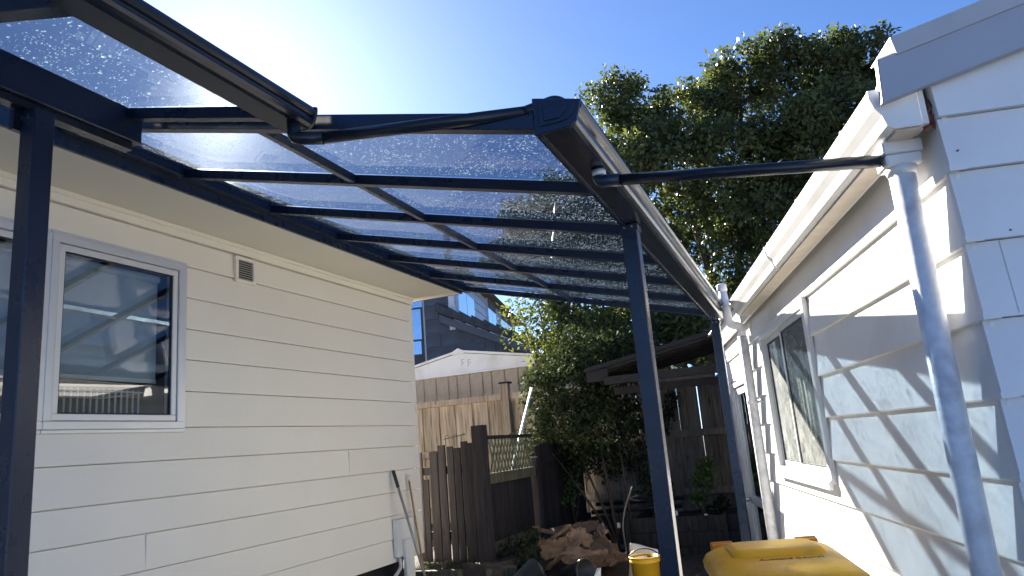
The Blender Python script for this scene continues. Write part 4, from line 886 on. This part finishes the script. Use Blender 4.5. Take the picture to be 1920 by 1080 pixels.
B = [(975, 580, 26, 12.2), (985, 615, 32, 12), (1020, 630, 40, 12), (1010, 575, 36, 12.4), (1130, 612, 34, 12.3), (1025, 670, 30, 11.8), (1290, 605, 34, 12.6)]
yb_ = [pblob(*q) for q in B]
limbs(yt, Vector((-4.0, 12.2, 0)), [q[0] for q in yb_], .07, 5)
leaves('crown', LEAF_Y, yt, yb_, 60, .09, .18, seed=8, aspect=.5, droop=.3)
sb_ = thing('climbing_shrub', (-2.9, 9.7, .1), 'dense dark glossy shrub grown up the back fence beside the trellis', 'shrub')
B = [(1020, 740, 45, 9.6), (1070, 720, 60, 9.5), (1110, 680, 55, 9.6), (1150, 730, 55, 9.6), (1060, 790, 60, 9.4), (1120, 800, 60, 9.5), (1010, 820, 35, 9.2), (1180, 780, 40, 9.9), (1080, 660, 50, 9.8), (1030, 690, 35, 10.0), (1170, 650, 45, 10.0), (1090, 860, 42, 9.6), (1150, 860, 35, 9.8), (1200, 850, 28, 9.9), (1220, 905, 28, 9.8)]
sbl = [pblob(*q) for q in B]
root = Vector((-2.55, 9.6, .1))
limbs(sb_, root, [q[0] for q in sbl[:9:2]], .022, 6, 'stem'); limbs(sb_, root + Vector((.15, .1, 0)), [P(1110, 640, y=9.9), P(1130, 690, y=9.5)], .018, 9, 'stem')
leaves('foliage', LEAF_S, sb_, sbl, 170, .075, .10, seed=9, aspect=.48, droop=.5)
def plant(name, lab, cat, blist, root, m, per, ls, tw, seed, r0=.008):
    t = thing(name, root, lab, cat); bl = [pblob(*q) for q in blist]; limbs(t, Vector(root), [q[0] for q in bl], r0, seed, 'stem'); leaves('foliage', m, t, bl, per, ls, tw, seed=seed, aspect=.55); return t
plant('young_shrub', 'young shrub with pale upright leaves in the planter between the pergola posts', 'shrub', [(1318, 880, 14, 9.8), (1312, 905, 15, 9.8), (1330, 900, 14, 9.8), (1308, 930, 10, 9.8), (1326, 870, 9, 9.8)], P(1322, 965, y=9.8), LEAF_N, 60, .07, .045, 21)
plant('flowering_bush', 'sparse small bush with pale leaf tips at the fence foot behind the bark', 'bush', [(1060, 905, 25, 9.7), (1085, 895, 22, 9.7), (1070, 930, 22, 9.6)], P(1080, 985, y=9.7), LEAF_N, 28, .06, .07, 22)
plant('ground_plant', 'low leafy plant in the planter right of the young shrub', 'plant', [(1345, 945, 16, 9.9), (1360, 950, 14, 9.9)], P(1350, 970, y=9.9), LEAF_S, 60, .06, .05, 23)
plant('weed_clump', 'weedy clump growing below the trellis fence beside the bark pile', 'weeds', [(965, 1020, 22, 7.2), (985, 1035, 24, 7.1), (1000, 1015, 16, 7.3), (955, 1050, 22, 7.0), (990, 1062, 18, 7.0)], P(975, 1078, y=7.1), LEAF_S, 90, .055, .06, 24, .005)
plant('creeper', 'thin creeper with small leaves hanging on the fence right of the near post', 'creeper', [(1235, 790, 12, 10.5), (1255, 775, 10, 10.5), (1240, 815, 14, 10.5), (1265, 750, 10, 10.5)], P(1230, 880, y=10.5), LEAF_S, 60, .06, .06, 25, .006)
for i, (px, lab) in enumerate(((862, 'grass weeds at the left foot of the picket fence'), )):
    pass
gw = MB(); rr3 = random.Random(12)
for k in range(500):
    x = rr3.uniform(-3.95, -3.3); y = rr3.uniform(6.58, 6.98); z = .45; l = rr3.uniform(.03, .10); a_ = rr3.uniform(0, 6.3); d = Vector((math.cos(a_), math.sin(a_), 0)) * l * .6; s_ = Vector((-d.y, d.x, 0)).normalized() * .003
    p = Vector((x, y, z)); gw.add([p - s_, p + s_, p + d + Vector((0, 0, l))], [(0, 1, 2)])
tag(gw.build('grass_tuft', LEAF_S), 'grass and weeds along the foot of the picket fence', 'grass', kind='stuff')
# bare sapling
sp = thing('bare_sapling', P(1176, 1045, y=8.6), 'thin bare dry sapling standing between the bark pile and the near post', 'sapling')
c = [P(1176, 1045, y=8.6), P(1167, 985, y=8.6), P(1172, 950, y=8.6), P(1185, 912, y=8.6)]
b = MB(); b.tube(bend(c, .1), .009, 8); b.build('stem', M['twig'], sp, smooth=True)
for q in (P(1198, 928, y=8.55), P(1200, 940, y=8.6)):
    b = MB(); b.tube([P(1184, 918, y=8.6) if q.z > 1 else P(1180, 935, y=8.6), q], [.006, .003], 6); b.build('twig', M['twig'], sp)

# ================================================================== BARK PILE
rb = random.Random(31)
labs = ['curled tan bark sheet standing at the top right of the bark pile', 'broad tan bark sheet at the front middle of the bark pile', 'folded pale bark sheet at the front left of the bark pile', 'long brown bark strip across the left of the bark pile', 'dark brown bark sheet lying at the back of the bark pile', 'rumpled brown bark sheet on the right slope of the bark pile', 'split tan bark sheet below the curled one in the pile', 'small tan bark scrap at the right foot of the pile', 'dark bark strip at the back left of the pile', 'thin tan bark strip poking out left of the pile', 'rough brown bark sheet in the pile centre', 'dull bark sheet buried at the front right of the pile', 'flat board-like bark sheet under the front of the pile', 'ragged bark scrap near the black pot']
spec = [(1125, 1000, 7.9, .34, .20, 1.2), (1090, 1040, 7.3, .40, .24, .5), (1040, 1030, 7.4, .26, .22, .9), (1030, 1012, 7.6, .55, .10, .2), (1080, 993, 8.1, .60, .25, .2), (1130, 1028, 7.6, .42, .24, .6), (1105, 1014, 7.7, .40, .22, .5), (1155, 1050, 7.3, .22, .16, .4), (1040, 998, 8.0, .5, .12, .2), (1010, 1025, 7.4, .45, .08, .3), (1070, 1020, 7.6, .42, .26, .5), (1140, 1045, 7.5, .36, .2, .5), (1040, 1050, 7.1, .5, .12, .15), (1115, 1055, 7.2, .28, .16, .5)]
for lab, (px, py, y, l, wd, tilt) in zip(labs, spec):
    b = MB(); nx, ny = 9, 5; vs = []; fs = []; cu_ = rb.uniform(-.15, .35)
    for j in range(ny + 1):
        for i in range(nx + 1):
            u, v = i / nx - .5, j / ny - .5
            edge = 1 + (rb.uniform(-.28, .16) if i in (0, nx) or j in (0, ny) else 0)
            vs.append((u * l * 1.05 * edge, v * wd * .85 * edge, cu_ * wd * (v * v * 3 + .6 * u * u) + rb.uniform(-.006, .006) + .012 * math.sin(u * 5 + v * 9 + cu_ * 20)))
    for j in range(ny):
        for i in range(nx): a_ = j * (nx + 1) + i; fs.append((a_, a_ + 1, a_ + nx + 2, a_ + nx + 1))
    b.add(vs, fs); o = b.build('bark_sheet', M['bark'], origin=(0, 0, 0)); o.modifiers.new('s', 'SOLIDIFY').thickness = .014
    o.location = P(px, py, y=y); o.rotation_euler = (tilt * 1.25 + .1 if tilt < 1 else 1.2, rb.uniform(-.6, .6), rb.uniform(-1.2, 1.2)); tag(o, lab, 'bark', 'dry bark sheets heaped in the pile')
hp = MB(); hp.lathe((-2.45, 7.75, .05), [(.95, 0), (.8, .10), (.5, .20), (.2, .27), (0, .29)], 22); o = hp.build('leaf_litter', M['mulch'], smooth=True); tag(o, 'dark leaf litter heaped beneath the dry bark sheets', 'litter', kind='stuff')
for (px, py, y, r_, ry, rz_, lab) in ((1080, 1078, 6.7, .115, 1.35, -.5, 'black plastic pot lying on its side in front of the bark pile'), (985, 1086, 6.6, .115, 1.2, 1.0, 'black plastic pot at the far left foot of the bark pile')):
    b = MB(); b.lathe((0, 0, 0), [(0, 0), (r_ * .75, 0), (r_, .26), (r_ * 1.08, .26), (r_ * 1.08, .29), (r_ * .97, .29), (r_ * .72, .012), (0, .012)], 26); o = b.build('plant_pot', M['pot'], smooth=True, origin=(0, 0, .14)); o.location = P(px, py, y=y); o.rotation_euler = (0, ry, rz_); tag(o, lab, 'pot')
b = MB(); c = P(1118, 1072, y=6.6); b.add([c + Vector((-.03, 0, -.05)), c + Vector((.03, .02, -.05)), c + Vector((.04, .02, .03)), c + Vector((-.0, .03, .025))], [(0, 1, 2, 3)]); o = b.build('paper_scrap', M['sheetp']); o.modifiers.new('s', 'SOLIDIFY').thickness = .004; tag(o, 'white paper scrap beside the black pot in front of the pile', 'paper')
# bucket and plastic sheet
bc = P(1208, 1043, y=7.0); bk = thing('bucket', (bc.x, bc.y, bc.z - .36), 'yellow plastic bucket full of dirt left of the near pergola post', 'bucket')
rB = .137
b = MB(); b.lathe((bc.x, bc.y, bc.z - .36), [(0, 0), (rB * .86, 0), (rB * .97, .31), (rB * 1.03, .312), (rB * 1.03, .33), (rB * .99, .332), (rB, .35), (rB * 1.05, .352), (rB * 1.05, .364), (rB * .96, .364), (rB * .93, .2), (0, .2)], 32); b.build('body', M['bucket'], bk, smooth=True)
b = MB(); b.lathe((bc.x, bc.y, bc.z - .36), [(rB * .955, .335), (rB * .6, .352), (rB * .3, .345), (0, .36)], 20); b.build('dirt', M['mulch'], bk, smooth=True)
b = MB(); b.tube([Vector((bc.x + rB * 1.02 * math.cos(t), bc.y - .02 + rB * .3 * math.sin(t), bc.z - .01 + .075 * math.sin(t))) for t in [math.pi * i / 14 for i in range(15)]], .006, 8); b.build('handle', M['pot'], bk, smooth=True)
b = MB(); nx, ny = 8, 8; vs = []; fs = []; c0 = P(1178, 1080, y=7.25); 
tlp, trp, blp, brp = P(1181, 1018, y=7.3), P(1234, 1030, y=7.3), P(1177, 1120, y=7.25), P(1236, 1120, y=7.25)
for j in range(ny + 1):
    for i in range(nx + 1):
        u, v = i / nx, j / ny; p = tlp.lerp(trp, u).lerp(blp.lerp(brp, u), v); p.y += .02 * math.sin(u * 6 + v * 3) + .03 * u * (1 - u); vs.append(p)
for j in range(ny):
    for i in range(nx): a_ = j * (nx + 1) + i; fs.append((a_, a_ + 1, a_ + nx + 2, a_ + nx + 1))
b.add(vs, fs); o = b.build('plastic_sheet', M['sheetp'], smooth=True); o.modifiers.new('s', 'SOLIDIFY').thickness = .005; tag(o, 'upright white plastic sheet behind the yellow bucket', 'plastic sheet')
for i, (px, py, y, lab) in enumerate(((1160, 985, 8.9, 'pale plant tag in the soil left of the sapling'), (1324, 968, 9.45, 'small white plant tag hanging at the planter edge below the young shrub'), (1268, 962, 9.45, 'pale stone on the planter edge beside the near post'))):
    c = P(px, py, y=y); b = MB(); b.box((c.x - .02, c.y - .004, c.z - .03), (c.x + .02, c.y + .004, c.z + .03)); tag(b.build('plant_tag', M['sheetp'], bevel=.003), lab, 'tag')

# ================================================================== WHEELIE BIN
bn = thing('wheelie_bin', (-.22, 3.3, 0), 'wheelie bin with a dusty yellow lid and dark blue body at the bottom right', 'bin')
bl_, br_, fl_, fr_ = P(1338, 1028, z=1.06), P(1585, 1012, z=1.06), P(1322, 1075, z=1.0), P(1608, 1062, z=1.0)
cen = (P(1340, 1040, z=1.05) + P(1590, 1030, z=1.05)) / 2
ex = (br_ - bl_); ex.z = 0; Wd = .55; ex = ex.normalized(); ey = Vector((-ex.y, ex.x, 0))
bcn = P(1464, 1035, z=1.06); bcn.z = 0
def BQ(u, v, z): return Vector((bcn.x, bcn.y, 0)) + ex * (u * .955) + ey * (v * .86 + .05) + UP * z
def rrect(hw, hd, r_, n=5):
    out = []
    for (cx, cy_, a0) in ((hw - r_, hd - r_, 0), (-hw + r_, hd - r_, 90), (-hw + r_, -hd + r_, 180), (hw - r_, -hd + r_, 270)):
        for k in range(n + 1): a_ = R(a0 + 90 * k / n); out.append((cx + r_ * math.cos(a_), cy_ + r_ * math.sin(a_)))
    return out
def loft(rings, capb=True, capt=True):
    b = MB(); n = len(rings[0][0])
    for pts, z in rings: b.v += [tuple(BQ(u, v, (z(u, v) if callable(z) else z))) for u, v in pts]
    for k in range(len(rings) - 1):
        for i in range(n): b.f.append((k * n + i, k * n + (i + 1) % n, (k + 1) * n + (i + 1) % n, (k + 1) * n + i))
    if capb: b.f.append(tuple(range(n))[::-1])
    if capt: b.f.append(tuple(range((len(rings) - 1) * n, len(rings) * n)))
    return b
loft([(rrect(.21, .24, .05), .06), (rrect(.255, .33, .05), .93), (rrect(.26, .335, .05), .96)]).build('body', M['binb'], bn, smooth=False, bevel=.004)
loft([(rrect(.285, .36, .06), .955), (rrect(.29, .365, .06), .975), (rrect(.285, .36, .06), .985)]).build('rim', M['binr'], bn, bevel=.004)
lz = lambda a_: (lambda u, v: a_ + .02 * (v / .36) - .025 * (u / .29) ** 2)
lid = loft([(rrect(.29, .365, .08), lz(.99)), (rrect(.293, .37, .08), lz(1.005)), (rrect(.28, .355, .09), lz(1.03)), (rrect(.25, .32, .09), lz(1.045)), (rrect(.215, .12, .06), lz(1.052))], True, True).build('lid', M['lid'], bn, smooth=True, bevel=.0)
b = loft([([(u, v + .14) for u, v in rrect(.20, .17, .05)], 1.03), ([(u, v + .14) for u, v in rrect(.185, .155, .05)], 1.062), ([(u, v + .14) for u, v in rrect(.165, .135, .05)], 1.068)]); b.build('raised_panel', M['lid'], lid, smooth=False, bevel=.008, seg=2)
for u in (-.19, .19):
    b = MB(); b.obox(BQ(u - .045, .335, .985), ex * .09, ey * .07, UP * .07); b.tube([BQ(u - .05, .385, 1.04), BQ(u + .05, .385, 1.04)], .022, 14); b.build('hinge', M['orange'], lid, bevel=.004)
b = MB(); b.tube([BQ(-.24, .42, 1.0), BQ(.24, .42, 1.0)], .016, 12); b.build('handle_bar', M['binb'], bn, smooth=True)
for u in (-.25, .25): b = MB(); b.tube([BQ(u - .03, .3, .1), BQ(u + .03, .3, .1)], .1, 20); b.build('wheel', M['pot'], bn, smooth=False)
fc = bpy.data.curves.new('lid_lettering', 'FONT'); fc.body = 'Auckland Council'; fc.size = .034; fc.align_x = 'CENTER'; fc.extrude = .0008; fo_ = bpy.data.objects.new('lid_lettering', fc); COL.objects.link(fo_); bpy.context.view_layer.update()
me_ = bpy.data.meshes.new_from_object(fo_.evaluated_get(bpy.context.evaluated_depsgraph_get())); bpy.data.objects.remove(fo_); fo_ = bpy.data.objects.new('lid_lettering', me_); COL.objects.link(fo_); me_.materials.clear(); me_.materials.append(M['ink'])
fo_.parent = lid; pz = BQ(.02, -.175, 1.0485)
fo_.location = pz - world_of(lid); fo_.rotation_euler = (R(3), 0, math.atan2(ex.y, ex.x))
